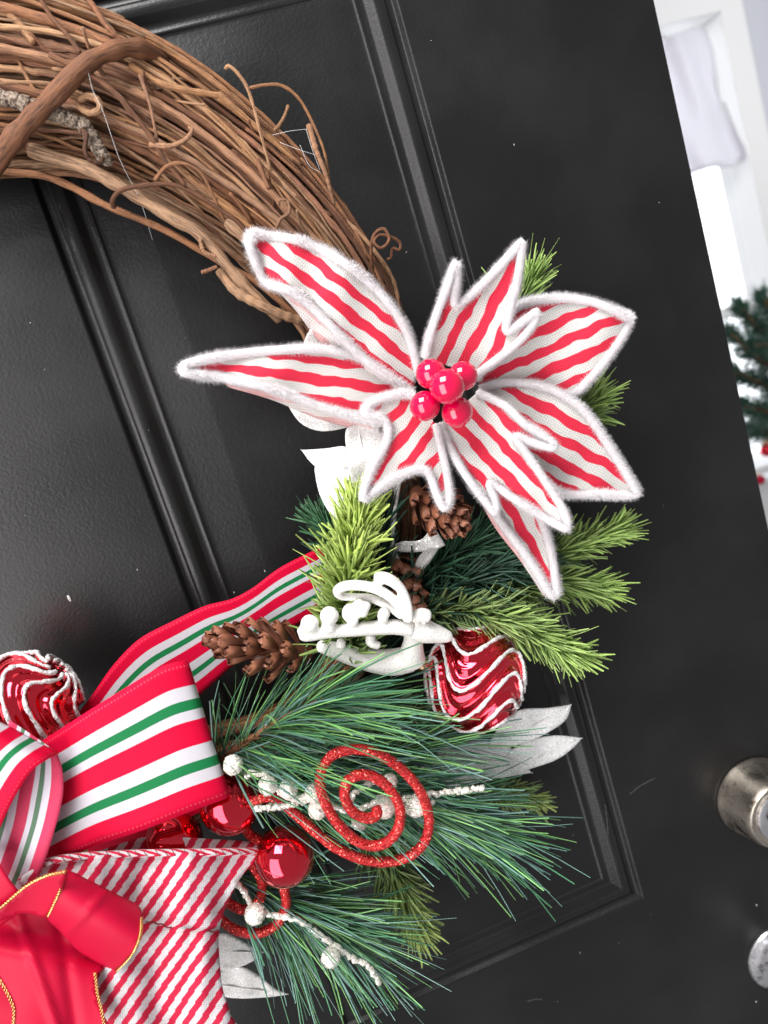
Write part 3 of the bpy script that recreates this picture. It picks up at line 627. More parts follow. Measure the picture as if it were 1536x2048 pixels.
    petal([(955, 785), (1010, 812), (1050, 848), (1088, 872), (1108, 888), (1104, 896), (1060, 884), (1031, 874), (1070, 932), (1122, 1012), (1134, 1050), (1128, 1056), (1080, 1030), (1025, 995), (980, 966), (990, 1000), (992, 1022), (986, 1022), (940, 962), (905, 905), (880, 848)], (905, 810), (1143, 1060), (82, 102, 112), .06, 2, 7, 40, None, .2, .0047)
    petal([(828, 792), (800, 788), (755, 800), (730, 818), (734, 828), (764, 836), (776, 858), (770, 890), (740, 945), (726, 990), (734, 994), (790, 955), (838, 938), (858, 948), (872, 985), (886, 1015), (894, 1010), (898, 990), (893, 945), (872, 850)], (870, 810), (722, 1000), (82, 98, 106), .06, 2, 8, 40, None, .45, .0047)
    for x, y, h, r in ((894, 773, 122, 35), (862, 748, 110, 30), (926, 752, 108, 29), (850, 812, 110, 30), (914, 824, 110, 31)):
        c = P(x, y, h); R = r * mmpx(h) / 1000; V, f = spheregeo(np.zeros(3), R, 36, 22); V = V * np.array([1, .97, 1.0]) + c; b = mk('berry', V, f, M['berry'], w)
        tube('wire', np.array([c, P(888, 800, 84)]), .0008, M['gstem'], b, 6)
build_poinsettia()

# ------------------------------------------------------------------ silver white leaves
def build_leaves():
    def leaf(par, ol, h0, h1, h2, matl='leaf', base=None, tip=None, fold=.05):
        tq = np.array(tip or ol[len(ol) // 2], float); kt = int(np.argmin(np.linalg.norm(np.array(ol, float) - tq, axis=1)))
        oo = ol[:kt] + [tuple(np.array(ol[kt]) * 1.0)] * 3 + ol[kt + 1:]; o = cr(oo, len(ol) * 10, True); o = o[np.r_[True, np.linalg.norm(np.diff(o, axis=0), axis=1) > .3]]; b = np.array(base or ol[0], float); t_ = np.array(tip or ol[len(ol) // 2], float); ax = t_ - b; L = np.linalg.norm(ax); ax /= L; sd = np.array([-ax[1], ax[0]])
        pts, f = cdt(o, 7); t = ((pts - b) @ ax) / L; s = (pts - b) @ sd
        h = np.interp(t, [0, .5, 1], [h0, h1, h2]) + fold * np.abs(s) * .35 + 1.0 * vnoise(pts[:, 0], pts[:, 1], 60, len(ol) + int(ol[0][0]))
        lf = mk('leaf', P(pts[:, 0], pts[:, 1], h), f, M[matl], par, thick=.0009)
        r = b + ax * L * np.linspace(.03, .95, 20)[:, None]; k = inside(o, r); r = r[k]
        if len(r) > 4: tube('midrib', P(r[:, 0], r[:, 1], np.interp(np.linspace(.03, .95, 20)[k], [0, .5, 1], [h0, h1, h2]) + .3), np.linspace(.0009, .0003, len(r)), M[matl], lf, 6)
    A = thing('leaf_spray', 'silver white glitter leaves fanning out below the flower, beside the fir tips', 'leaf spray', tuple(P(720, 870, 30)), 'glitter leaf sprays')
    leaf(A, [(740, 800), (690, 770), (640, 740), (607, 700), (614, 668), (638, 646), (672, 690), (710, 745)], 64, 72, 74)
    leaf(A, [(740, 820), (690, 800), (630, 795), (572, 805), (600, 845), (640, 862), (690, 856), (720, 840)], 62, 66, 60, tip=(575, 812))
    leaf(A, [(740, 950), (720, 910), (690, 893), (650, 897), (603, 900), (625, 928), (660, 952), (700, 968)], 64, 68, 66, 'leaf_dull', tip=(604, 900))
    leaf(A, [(742, 990), (765, 930), (768, 880), (750, 850), (715, 848), (692, 860), (694, 910), (704, 965)], 66, 72, 70)
    leaf(A, [(770, 965), (730, 945), (690, 940), (634, 928), (632, 960), (642, 995), (668, 1035), (710, 1050), (745, 1000)], 66, 70, 66, tip=(640, 965))
    tube('stem', cr(PP([(745, 850, 46), (770, 940, 50), (792, 985, 54), (786, 1040, 54), (784, 1095, 52)]), 30), .0017, M['leaf'], A, 8)
    B = thing('leaf_spray', 'twisted silver glitter leaves between the two dark pinecones', 'leaf spray', tuple(P(800, 1180, 30)), 'glitter leaf sprays')
    leaf(B, [(786, 1100), (800, 1084), (840, 1080), (862, 1058), (872, 1060), (890, 1090), (872, 1098), (830, 1104)], 54, 66, 70, tip=(880, 1076))
    leaf(B, [(878, 1090), (862, 1092), (840, 1110), (822, 1145), (818, 1168), (830, 1165), (856, 1128), (872, 1105)], 66, 62, 50, tip=(822, 1166))
    leaf(B, [(786, 1095), (776, 1120), (780, 1150), (800, 1175), (808, 1150), (800, 1120)], 52, 56, 50)
    tube('stem', cr(PP([(798, 965, 56), (790, 1020, 58), (784, 1100, 54), (800, 1180, 44), (815, 1220, 40)]), 30), .0016, M['leaf'], B, 8)
    C = thing('leaf_spray', 'pale grey felt leaves pointing past the swirled ornament onto the door', 'leaf spray', tuple(P(900, 1550, 20)), 'glitter leaf sprays')
    leaf(C, [(980, 1500), (1000, 1450), (1040, 1420), (1095, 1416), (1142, 1409), (1132, 1438), (1100, 1462), (1050, 1485)], 34, 42, 38, 'leaf_dull', tip=(1142, 1409))
    leaf(C, [(985, 1555), (1010, 1512), (1055, 1482), (1110, 1471), (1163, 1476), (1145, 1496), (1110, 1520), (1050, 1540)], 30, 36, 34, 'leaf_dull', tip=(1163, 1476))
    leaf(C, [(830, 1560), (880, 1500), (960, 1482), (1030, 1500), (1062, 1545), (1000, 1556), (900, 1575)], 30, 34, 30, 'leaf_dull', tip=(1062, 1545))
    tube('stem', cr(PP([(760, 1600, 34), (860, 1560, 34), (985, 1530, 32)]), 20), .0016, M['leaf_dull'], C, 8)
    D = thing('leaf_spray', 'two white glitter leaves poking out under the candy striped bow', 'leaf spray', tuple(P(420, 1930, 30)), 'glitter leaf sprays')
    leaf(D, [(405, 1900), (440, 1866), (482, 1880), (526, 1904), (505, 1922), (470, 1936), (430, 1938)], 50, 46, 40, tip=(526, 1905))
    leaf(D, [(405, 1965), (440, 1936), (485, 1934), (520, 1952), (548, 1976), (577, 1988), (530, 1994), (480, 1996), (440, 1990)], 46, 42, 34, tip=(577, 1988))
    tube('stem', cr(PP([(340, 1930, 50), (400, 1930, 50), (440, 1945, 46)]), 12), .0015, M['leaf'], D, 8)
build_leaves()

# ------------------------------------------------------------------ fir sprigs and long pine
DK = (.018, .062, .045); MD = (.045, .135, .055); LM = (.30, .49, .10); LT = (.62, .76, .28); OL = (.20, .28, .05)
def build_fir():
    def sprig(label, l, n, L, c0, c1, ct=LT, W_=.0013, spread=(1.25, .50)):
        p = cr(PP(l), 40); t = thing('fir_sprig', label, 'fir sprig', tuple(p[0]), 'artificial fir sprigs')
        tube('stem', p, np.linspace(.0022, .0010, 40), M['gstem'], t, 6); fir_branch(t, p, int(n * .85), L, W_, c0, c1, ct, 'fir', spread)
    sprig('bright lime tipped fir sprig standing upright beside the ribbon end', [(690, 1330, 70), (690, 1230, 84), (700, 1130, 90), (718, 1030, 88)], 900, .0225, (.08, .19, .06), (.48, .62, .11), LT, .0016, (1.45, .60))
    sprig('dark green fir sprig showing behind the lime upright one', [(730, 1220, 50), (700, 1140, 54), (668, 1080, 56), (646, 1050, 54)], 380, .019, DK, MD, (.10, .22, .12))
    sprig('lime tipped fir sprig under the lowest outer petal tip, nearest the door edge', [(900, 1180, 34), (1010, 1150, 38), (1120, 1105, 42), (1222, 1066, 46)], 700, .0205, DK, LM)
    sprig('lime tipped fir sprig below the hanging petal point', [(900, 1200, 36), (1010, 1175, 42), (1110, 1165, 46), (1190, 1178, 48)], 680, .0205, DK, LM)
    sprig('lime tipped fir sprig lying over the top of the swirled ornament', [(830, 1230, 46), (920, 1225, 60), (1030, 1250, 74), (1140, 1306, 76)], 780, .0205, DK, LM)
    sprig('dark green fir sprig under the flower between pinecone and petal', [(800, 1210, 40), (870, 1140, 44), (960, 1080, 46), (1040, 1060, 44)], 620, .025, DK, MD, (.10, .22, .12))
    sprig('dark green fir sprig lying level behind the reindeer nose', [(790, 1260, 40), (880, 1190, 48), (980, 1140, 54), (1060, 1130, 52)], 560, .025, DK, (.025, .08, .05), (.10, .20, .12))
    sprig('tiny fir tip showing above the upper flower petals', [(1000, 680, 40), (1035, 620, 50), (1062, 562, 52)], 200, .020, MD, LM)
    sprig('tiny fir tip showing between the two outer flower petals', [(1090, 860, 40), (1140, 830, 46), (1190, 800, 48)], 220, .020, MD, LM)
    sprig('olive fir sprig tucked under the swirled ornament and long pine needles', [(640, 1400, 46), (700, 1405, 50), (770, 1412, 56), (838, 1422, 62)], 520, .021, DK, (.075, .13, .055), (.30, .36, .2))
    sprig('olive fir sprig hanging below the red glitter coil', [(720, 1640, 30), (775, 1720, 38), (805, 1790, 42), (830, 1845, 42)], 520, .022, MD, OL)
    sprig('small olive fir tip poking out beneath the grey leaves', [(940, 1570, 18), (1000, 1580, 22), (1065, 1600, 22)], 240, .016, MD, OL)
    sprig('dark fir sprig filling the gap between lime sprig and reindeer antlers', [(760, 1330, 40), (750, 1240, 46), (752, 1150, 50), (760, 1040, 50)], 480, .024, DK, DK, (.08, .18, .1))
build_fir()

def build_pine():
    G1 = np.array([.06, .19, .095]); G2 = np.array([.13, .25, .22]); G3 = np.array([.17, .38, .12])
    def pine(label, l, n, L, spread, lift=0.0, drift=(0, 0, 0)):
        p = cr(PP(l), 40); t = thing('pine_branch', label, 'pine branch', tuple(p[0]), 'long needled pine branches')
        tube('stem', p, np.linspace(.0030, .0014, 40), M['stem'], t, 8)
        for i in range(5, 34, 3):   # brown bud scales on the stem
            c = p[i] + np.array([0, -.002, 0]); tube('bud_scale', np.array([c, c + norm(p[i + 2] - p[i]) * .004 + rng.normal(0, .0012, 3)]), np.array([.0018, .0006]), M['stem'], t, 6)
        n = int(n * .62); T, Nn, B = frames(p); u = rng.uniform(0, 1, n); x = u * 38.99; i = x.astype(int)
        ph = rng.uniform(0, 6.283, n)[:, None]; al = (spread[0] + (spread[1] - spread[0]) * u + rng.normal(0, .10, n))[:, None]
        rad = np.cos(ph) * Nn[i] + np.sin(ph) * B[i]
        D = T[i] * np.cos(al) + rad * np.sin(al) + np.array(drift); D = norm(D)
        LL = L * rng.uniform(.65, 1.25, n)
        yend = p[i][:, 1] + D[:, 1] * LL; D[:, 1] = np.where(yend > -.006, (-.006 - p[i][:, 1]) / LL * rng.uniform(.5, 1, n), D[:, 1])
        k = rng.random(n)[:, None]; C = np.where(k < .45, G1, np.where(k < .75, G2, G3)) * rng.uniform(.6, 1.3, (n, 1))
        cu = rng.normal(0, .09, (n, 3)) + np.array([0, 0, -.05]); cu[:, 1] = np.minimum(cu[:, 1], 0)
        e = p[i] + (D + cu) * LL[:, None]; v = (e - CAM) @ W; ex, ey = 768 + F * v[:, 0] / v[:, 2], 1024 + F * v[:, 1] / v[:, 2]      # keep needles out of the ribbon loop and the cloth bow
        ok = ~((ex < 388 + (ey - 1321) * .3137) & (ey > 1300) & (ey < 1620)) & ~((ex < 520) & (ey >= 1620)) & ~((ex < 600) & (ey < 1318)) & ~(ey < 1285) | (e[:, 1] > -.05) & (ex < 330)
        i, D, LL, cu, C = i[ok], D[ok], LL[ok], cu[ok], C[ok]; n = len(i)
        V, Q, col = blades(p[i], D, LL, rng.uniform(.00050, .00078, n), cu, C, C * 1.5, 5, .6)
        # square cut tips, as extruded needles have
        o = mk('needles', V, Q, M['pine'], t, col=col); o['kind'] = 'stuff'
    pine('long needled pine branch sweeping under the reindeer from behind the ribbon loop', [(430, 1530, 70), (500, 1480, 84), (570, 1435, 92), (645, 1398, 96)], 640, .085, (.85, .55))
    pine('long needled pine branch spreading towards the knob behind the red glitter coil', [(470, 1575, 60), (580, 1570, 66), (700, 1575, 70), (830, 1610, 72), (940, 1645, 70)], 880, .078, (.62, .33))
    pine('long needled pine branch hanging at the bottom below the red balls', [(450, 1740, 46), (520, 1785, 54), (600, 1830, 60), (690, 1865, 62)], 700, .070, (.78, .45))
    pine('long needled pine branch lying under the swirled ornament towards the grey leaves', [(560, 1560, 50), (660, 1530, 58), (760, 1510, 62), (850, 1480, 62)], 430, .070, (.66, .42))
build_pine()

# ------------------------------------------------------------------ ribbons
def strip(name, A, B, matl, parent, n=70, mcount=14, ulen=None, rip=.4, seed=0, thick=.0005):
    a, b = cr(PP(A), n), cr(PP(B), n); k = np.linspace(0, 1, mcount)[None, :, None]; g = a[:, None] * (1 - k) + b[:, None] * k
    L = np.r_[0, np.cumsum(np.linalg.norm(np.diff((a + b) / 2, axis=0), axis=1))] * 10
    uv = np.stack(np.broadcast_arrays(L[:, None], k[..., 0]), -1).reshape(-1, 2)
    g = g + np.array([0, -1, 0]) * (rip / 1000 * vnoise(np.arange(n)[:, None] * 1.0, np.arange(mcount)[None] * 2.0, 26, seed))[..., None]
    i = np.arange(n - 1)[:, None] * mcount; j = np.arange(mcount - 1)[None]
    Q = np.stack([i + j, i + mcount + j, i + mcount + 1 + j, i + 1 + j], -1).reshape(-1, 4)
    return mk(name, g.reshape(-1, 3), Q, M[matl], parent, uv=uv, thick=thick)
def build_ribbons():
    t = thing('striped_ribbon_bow', 'wide satin ribbon bow with red, white and green stripes', 'ribbon bow', tuple(P(120, 1620, 60)))
    strip('tail', [(660, 1085, 34), (625, 1102, 38), (559, 1136, 44), (507, 1175, 48), (464, 1198, 50), (408, 1213, 52), (344, 1243, 54), (279, 1278, 56), (228, 1329, 56), (185, 1389, 54), (140, 1450, 50), (90, 1530, 46)],
                  [(660, 1225, 34), (640, 1225, 40), (585, 1256, 46), (540, 1280, 48), (500, 1306, 50), (455, 1340, 52), (405, 1385, 52), (345, 1430, 52), (290, 1475, 50), (245, 1520, 46), (200, 1570, 42), (150, 1640, 40)], 'ribbon', t, 80, rip=.8, seed=2)
    strip('loop', [(40, 1510, 88), (86, 1480, 96), (172, 1424, 106), (258, 1372, 112), (322, 1334, 112), (366, 1321, 108), (375, 1321, 102), (370, 1324, 95), (320, 1345, 80), (240, 1400, 66), (150, 1470, 58)],
                  [(30, 1775, 88), (90, 1740, 96), (180, 1697, 106), (280, 1662, 112), (380, 1622, 113), (448, 1598, 109), (459, 1592, 103), (453, 1596, 96), (390, 1630, 80), (290, 1680, 66), (180, 1730, 58)], 'ribbon', t, 90, rip=.9, seed=3)
    # second loop, cut by the picture edge: face turns over at the fold and shows its reverse
    strip('loop', [(118, 1506, 112), (92, 1520, 124), (60, 1546, 128), (22, 1608, 128), (-15, 1690, 122)], [(-55, 1415, 104), (-90, 1440, 114), (-120, 1480, 118), (-160, 1540, 118), (-190, 1620, 112)], 'ribbon', t, 40, rip=.4, seed=4)
    strip('loop_reverse', [(114, 1503, 111), (125, 1545, 114), (123, 1605, 116), (93, 1714, 114), (66, 1780, 108)], [(20, 1440, 106), (-22, 1560, 106), (-40, 1660, 108), (-80, 1770, 106), (-120, 1860, 100)], 'ribbon_back', t, 40, rip=.4, seed=5)
    strip('knot', [(-20, 1690, 124), (10, 1745, 126), (42, 1788, 124), (60, 1810, 120)], [(-80, 1740, 122), (-60, 1790, 124), (-30, 1830, 122), (-10, 1860, 116)], 'satin', t, 24, seed=6)
    # candy striped cloth
    c = thing('candy_striped_bow', 'pleated cloth bow with diagonal red and white candy stripes', 'fabric bow', tuple(P(300, 1880, 60)))
    def cloth(name, ol, h0, seed, period=29, pl=4.6):
        o = cr(ol, len(ol) * 11, True); pts, f = cdt(o, 9); x, y = pts[:, 0], pts[:, 1]
        crease = -7 * np.exp(-((y - (1845 + (x - 290) * .12)) / 14) ** 2) * np.clip((x - 180) / 120, 0, 1)
        h = h0 + pl * np.sin((x - .10 * y) / 27 + .8 * np.sin(y / 90)) + crease + 4 * np.sin((y - 1700) / 110) + 1.5 * vnoise(x, y, 80, seed) - np.clip((x - 400) / 110, 0, 1.2) ** 2 * 14
        u = x / 100 + .02 * np.sin(y / 50); v = y / 100 + np.where(y > 1845 + (x - 290) * .12, .14, 0)
        return mk(name, P(x, y, h), f, M['candy'], c, uv=np.stack([u, v], 1), thick=.0006), (lambda xx, yy: h0 - np.clip((xx - 400) / 110, 0, 1.2) ** 2 * 14)
    top = [(40, 1762), (92, 1726), (156, 1714), (281, 1707), (400, 1705), (512, 1703)]
    fr, hf = cloth('front_face', top + [(478, 1760), (452, 1812), (438, 1862), (438, 1912), (445, 1975), (459, 2025), (456, 2075), (150, 2085), (160, 1900), (90, 1800)], 108, 1)
    bk, _ = cloth('back_face', [(120, 1735), (190, 1706), (240, 1688), (300, 1674), (420, 1678), (510, 1686), (516, 1704), (480, 1745), (300, 1760)], 90, 2)
    hp = cr(top, 60); hh = hf(hp[:, 0], hp[:, 1]) + 1; V, f, uv = tubegeo(P(hp[:, 0], hp[:, 1], hh), .0024, 8); uv = uv.copy(); uv[:, 0] *= .32; mk('rolled_hem', V, f, M['candy'], fr, uv=uv)
    th = mat('dark_thread', (.16, .015, .02), .8)[0]
    for k in range(24):       # stitches crossing the hem
        i = 3 + int(k * 2.3); a = P(hp[i, 0] - 4, hp[i, 1] - 6, hh[i] + 2.2); b = P(hp[i, 0] + 5, hp[i, 1] + 6, hh[i] + 2.2); mid = P(hp[i, 0], hp[i, 1], hh[i] + 3.2)
        tube('stitch', cr([a, mid, b], 7), .00022, th, fr, 4)
    se = cr([(292, 1843), (320, 1848), (360, 1862), (400, 1863), (437, 1862)], 50); tube('crease_seam', P(se[:, 0], se[:, 1] + 1.5 * np.sin(np.arange(50)), 108 - np.clip((se[:, 0] - 400) / 110, 0, 1.2) ** 2 * 14), .00045, th, fr, 5)
    # red satin ribbon with a gold wire edge
    s = thing('red_satin_bow', 'plain red satin bow with twisted gold wire edges', 'ribbon bow', tuple(P(60, 1900, 90)))
    def sat(name, ol, hfun):
        o = cr(ol, len(ol) * 10, True); pts, f = cdt(o, 9); return mk(name, P(pts[:, 0], pts[:, 1], hfun(pts[:, 0], pts[:, 1])), f, M['satin'], s, thick=.0006)
    def gold(par, l, hfun):
        p = cr(l, 40); p = P(p[:, 0], p[:, 1], hfun(p[:, 0], p[:, 1]) + .8); T, Nn, B = frames(p); L = np.linalg.norm(np.diff(p, axis=0), axis=1).sum()
        n = int(L / .00035); x = np.linspace(0, 38.99, n); i = x.astype(int); f = (x - i)[:, None]; c_ = p[i] * (1 - f) + p[i + 1] * f; an = np.linspace(0, L / .0042 * 6.283, n)[:, None]
        for k in (0, math.pi):
            tube('gold_edge', c_ + (Nn[i] * np.cos(an + k) + B[i] * np.sin(an + k)) * .0007, .00036, M['gold'], par, 5)
    h1 = lambda x, y: 136 - ((-.53 * (x - 185) + .85 * (y - 1840) + 8) / 52) ** 2 * 10 - ((.85 * (x - 185) + .53 * (y - 1840)) / 95) ** 2 * 2 + 1.6 * np.exp(-((.85 * (x - 185) + .53 * (y - 1840) + 22 + .25 * (y - 1840)) / 7) ** 2)
    h2 = lambda x, y: 131 - 3 * np.sin(x / 30) - np.clip((y - 1790) / 40, -1, 2) * 6
    h3 = lambda x, y: 112 + 13 * np.tanh((y - 1872 - .25 * x) / 26) + 2.0 * np.sin(x / 42 + y / 160) + 2.2 * np.exp(-((x - 60 - (y - 1900) * .35) / 9) ** 2) - 2.0 * np.exp(-((x - 135 - (y - 1950) * .15) / 12) ** 2) + 1.5 * np.sin(y / 36)
    a = sat('loop', [(131, 1743), (180, 1762), (235, 1790), (276, 1812), (285, 1842), (277, 1890), (258, 1918), (232, 1941), (203, 1942), (160, 1905), (120, 1862), (95, 1832), (112, 1790)], h1)
    gold(a, [(131, 1742), (122, 1775), (108, 1805), (94, 1832)], h1); gold(a, [(284, 1835), (280, 1872), (262, 1910), (231, 1942)], h1)
    b = sat('loop', [(-30, 1835), (0, 1816), (50, 1773), (90, 1752), (131, 1743), (118, 1790), (95, 1832), (50, 1826), (0, 1842), (-30, 1850)], h2)
    gold(b, [(-25, 1832), (0, 1816), (50, 1773), (90, 1752), (131, 1743)], h2)
    d = sat('tail', [(-60, 1830), (0, 1815), (70, 1800), (140, 1835), (185, 1890), (206, 1935), (194, 1950), (194, 1985), (202, 2020), (212, 2080), (20, 2090), (26, 2040), (24, 2010), (10, 1975), (-8, 1950), (-60, 1930)], h3)
    sat('lining', [(-80, 1900), (20, 1900), (60, 1960), (60, 2100), (-80, 2100)], lambda x, y: 104 + 3 * np.sin(y / 30) + 0 * x)
    gold(d, [(190, 1945), (194, 1985), (202, 2020), (213, 2075)], h3); gold(d, [(-10, 1948), (8, 1975), (25, 2010), (27, 2035), (21, 2085)], h3)
build_ribbons()

# ------------------------------------------------------------------ ornaments
def basis(axis):
    a = norm(np.asarray(axis, float)); x = norm(np.cross(a, [0.3, .2, .93])); return np.array([x, np.cross(a, x), a])
def swirl_ball(label, px, py, h, rpx, axis, spin, nl=9):
    R = rpx * mmpx(h) / 1000; c = P(px, py, h); t = thing('swirl_ornament', label, 'ornament', tuple(c), 'swirled red ornaments'); Bs = basis(axis)
    wig = lambda th: .70 * np.sin(th * 3.25 + 1.95) + .08 * np.sin(th * 6 + 1)
    rad = lambda th, ph: R * (1 + np.sin(th) * (.040 * np.cos(nl * (ph - spin - wig(th))) + .028 * np.cos(2 * nl * (ph - spin - wig(th)) + .8)))
    nv, nu = 90, 180; th = np.linspace(.02, math.pi - .02, nv)[:, None]; ph = (np.arange(nu) * 2 * math.pi / nu)[None]
    def pos(th, ph, ex=0):
        r = rad(th, ph) + ex; return c + (np.stack(np.broadcast_arrays(r * np.sin(th) * np.cos(ph), r * np.sin(th) * np.sin(ph), r * np.cos(th) * .98), -1)) @ Bs
    V = pos(th, ph).reshape(-1, 3); i = np.arange(nv - 1)[:, None] * nu; j = np.arange(nu)[None]; k = (j + 1) % nu
    mk('ball', V, [np.stack([i + j, i + nu + j, i + nu + k, i + k], -1).reshape(-1, 4), np.arange(nu)[::-1][None], (np.arange(nu) + (nv - 1) * nu)[None]], M['glass'], t)
    for q_ in range(nl):
        a = np.linspace(.20, math.pi - .18, 70); p = pos(a, spin + wig(a) + q_ * 2 * math.pi / nl, .0002) + rng.normal(0, .00018, (70, 3))
        tube('glitter_line', p, .0013 + .00025 * np.sin(np.arange(70) * .9 + q_) + rng.normal(0, .00012, 70), M['frost'], t, 7)
    e = pos(np.array(math.pi), np.array(0.0)); tube('cap', np.array([e + Bs[2] * .001, e - Bs[2] * .008]), .007, M['capmetal'], t, 20)
def plain_ball(label, px, py, h, rpx, axis):
    R = rpx * mmpx(h) / 1000; c = P(px, py, h); t = thing('ball_ornament', label, 'ornament', tuple(c), 'shiny red balls'); a = norm(np.asarray(axis, float))
    V, f = spheregeo(np.zeros(3), R, 64, 40); mk('ball', V + c, f, M['glass'], t)
    s = basis(a); an = np.linspace(0, 6.2832, 60)[:, None]; tube('seam', c + R * 1.0 * (np.cos(an) * s[0] + np.sin(an) * s[2]), .00022, M['glass'], t, 5)
    tube('cap', np.array([c + a * R * .96, c + a * R * 1.12]), R * .24, M['capmetal'], t, 20); tube('hook', c + a * R * 1.2 + .0022 * (np.cos(an) * s[0] + np.sin(an) * a), .0004, M['capmetal'], t, 5)
swirl_ball('big red ornament with white glitter swirls below the reindeer nose', 950, 1356, 70, 104, IMR + .25 * IMD + .12 * TOCAM, .2)
swirl_ball('dark red swirled ornament above the striped bow, cut by the picture edge', 50, 1412, 62, 98, .62 * IMR - .75 * IMD + .02 * TOCAM, .1, 9)
plain_ball('shiny red ball tucked under the corner of the striped ribbon loop', 460, 1607, 80, 61, -.4 * IMR + .7 * IMD - .5 * TOCAM)
plain_ball('shiny red ball hanging lowest, in front of the glitter coil stem', 570, 1713, 90, 61, -.6 * IMR - .3 * IMD - .7 * TOCAM)
plain_ball('shiny red ball half hidden inside the candy striped bow', 347, 1682, 78, 58, -.3 * IMR + .5 * IMD - .8 * TOCAM)

# ------------------------------------------------------------------ pinecones
def scale_mesh():
    """one spoon shaped scale: foot at 0, tip at +y 1, width 1"""
    n, k = 9, 9; u = np.linspace(0, 1, n)[:, None]; v = np.linspace(-1, 1, k)[None]
    wd = np.interp(u, [0, .3, .6, .82, .94, 1], [.14, .24, .42, .47, .36, .10]); x = v * wd; y = u * 1.0 - .10 * v ** 2 * u ** 4
    z = .26 * u ** 2 - .10 * np.clip(u - .75, 0, 1) * 4 * 0 + .20 * (v ** 2) * u + .04 * np.exp(-(v / .12) ** 2) * u
    top = np.stack(np.broadcast_arrays(x, y, z), -1).reshape(-1, 3); V = np.vstack([top, top - np.array([0, .01, .045])])
    i = np.arange(n - 1)[:, None] * k; j = np.arange(k - 1)[None]; Q = np.stack([i + j, i + 1 + j, i + k + 1 + j, i + k + j], -1).reshape(-1, 4); m = n * k
    rim = list(range(k)) + [r * k + k - 1 for r in range(1, n)] + [(n - 1) * k + c for c in range(k - 2, -1, -1)] + [r * k for r in range(n - 2, 0, -1)]
    R = np.array([(rim[a], rim[(a + 1) % len(rim)], rim[(a + 1) % len(rim)] + m, rim[a] + m) for a in range(len(rim))])
    me = bpy.data.meshes.new('scale'); me.from_pydata(V.tolist(), [], np.vstack([Q, Q[:, ::-1] + m, R[:, ::-1]]).tolist()); me.update()
    for p in me.polygons: p.use_smooth = True
    me.materials.append(M['cone']); return me
SM = scale_mesh()
def pinecone(label, base, tip, rad, n, seed=0):
    b, e = P(*base), P(*tip); ax = e - b; L = np.linalg.norm(ax); ax /= L; Bs = basis(ax); t = thing('pinecone', label, 'pinecone', tuple(b), 'brown pinecones'); r_ = np.random.default_rng(seed)
    tube('core', np.array([b, b + ax * L * .5, b + ax * L * .94]), np.array([.006, .005, .0015]), M['cone'], t, 10)
    for i in range(n):
        s = (i + .5) / n; a = i * 2.39996 + r_.uniform(-.12, .12); out = math.cos(a) * Bs[0] + math.sin(a) * Bs[1]; prof = math.sin(math.pi * min(1, .30 + .62 * s)) ** .8
        el = math.radians(20 + 52 * s ** 1.8 + r_.uniform(-7, 7)); y = out * math.cos(el) + ax * math.sin(el); z = ax * math.cos(el) - out * math.sin(el); x = np.cross(y, z)
        S = rad * (.45 + .55 * prof) * r_.uniform(.9, 1.08); p = b + ax * L * (.04 + .86 * s) + out * .002 - ORG[t]
        o = bpy.data.objects.new('scale', SM); COL.objects.link(o); o.parent = t; w_ = S * .54
        o.matrix_local = Matrix(((x[0] * w_, y[0] * S, z[0] * S, p[0]), (x[1] * w_, y[1] * S, z[1] * S, p[1]), (x[2] * w_, y[2] * S, z[2] * S, p[2]), (0, 0, 0, 1)))
pinecone('brown pinecone lying across the ribbon tail, beside the white reindeer', (618, 1308, 62), (425, 1282, 80), .0235, 34, 1)
pinecone('brown pinecone right under the flower, its open end showing', (830, 985, 52), (915, 1045, 82), .023, 34, 2)
pinecone('dark pinecone standing behind the reindeer antlers', (775, 1105, 48), (835, 1235, 60), .019, 48, 3)

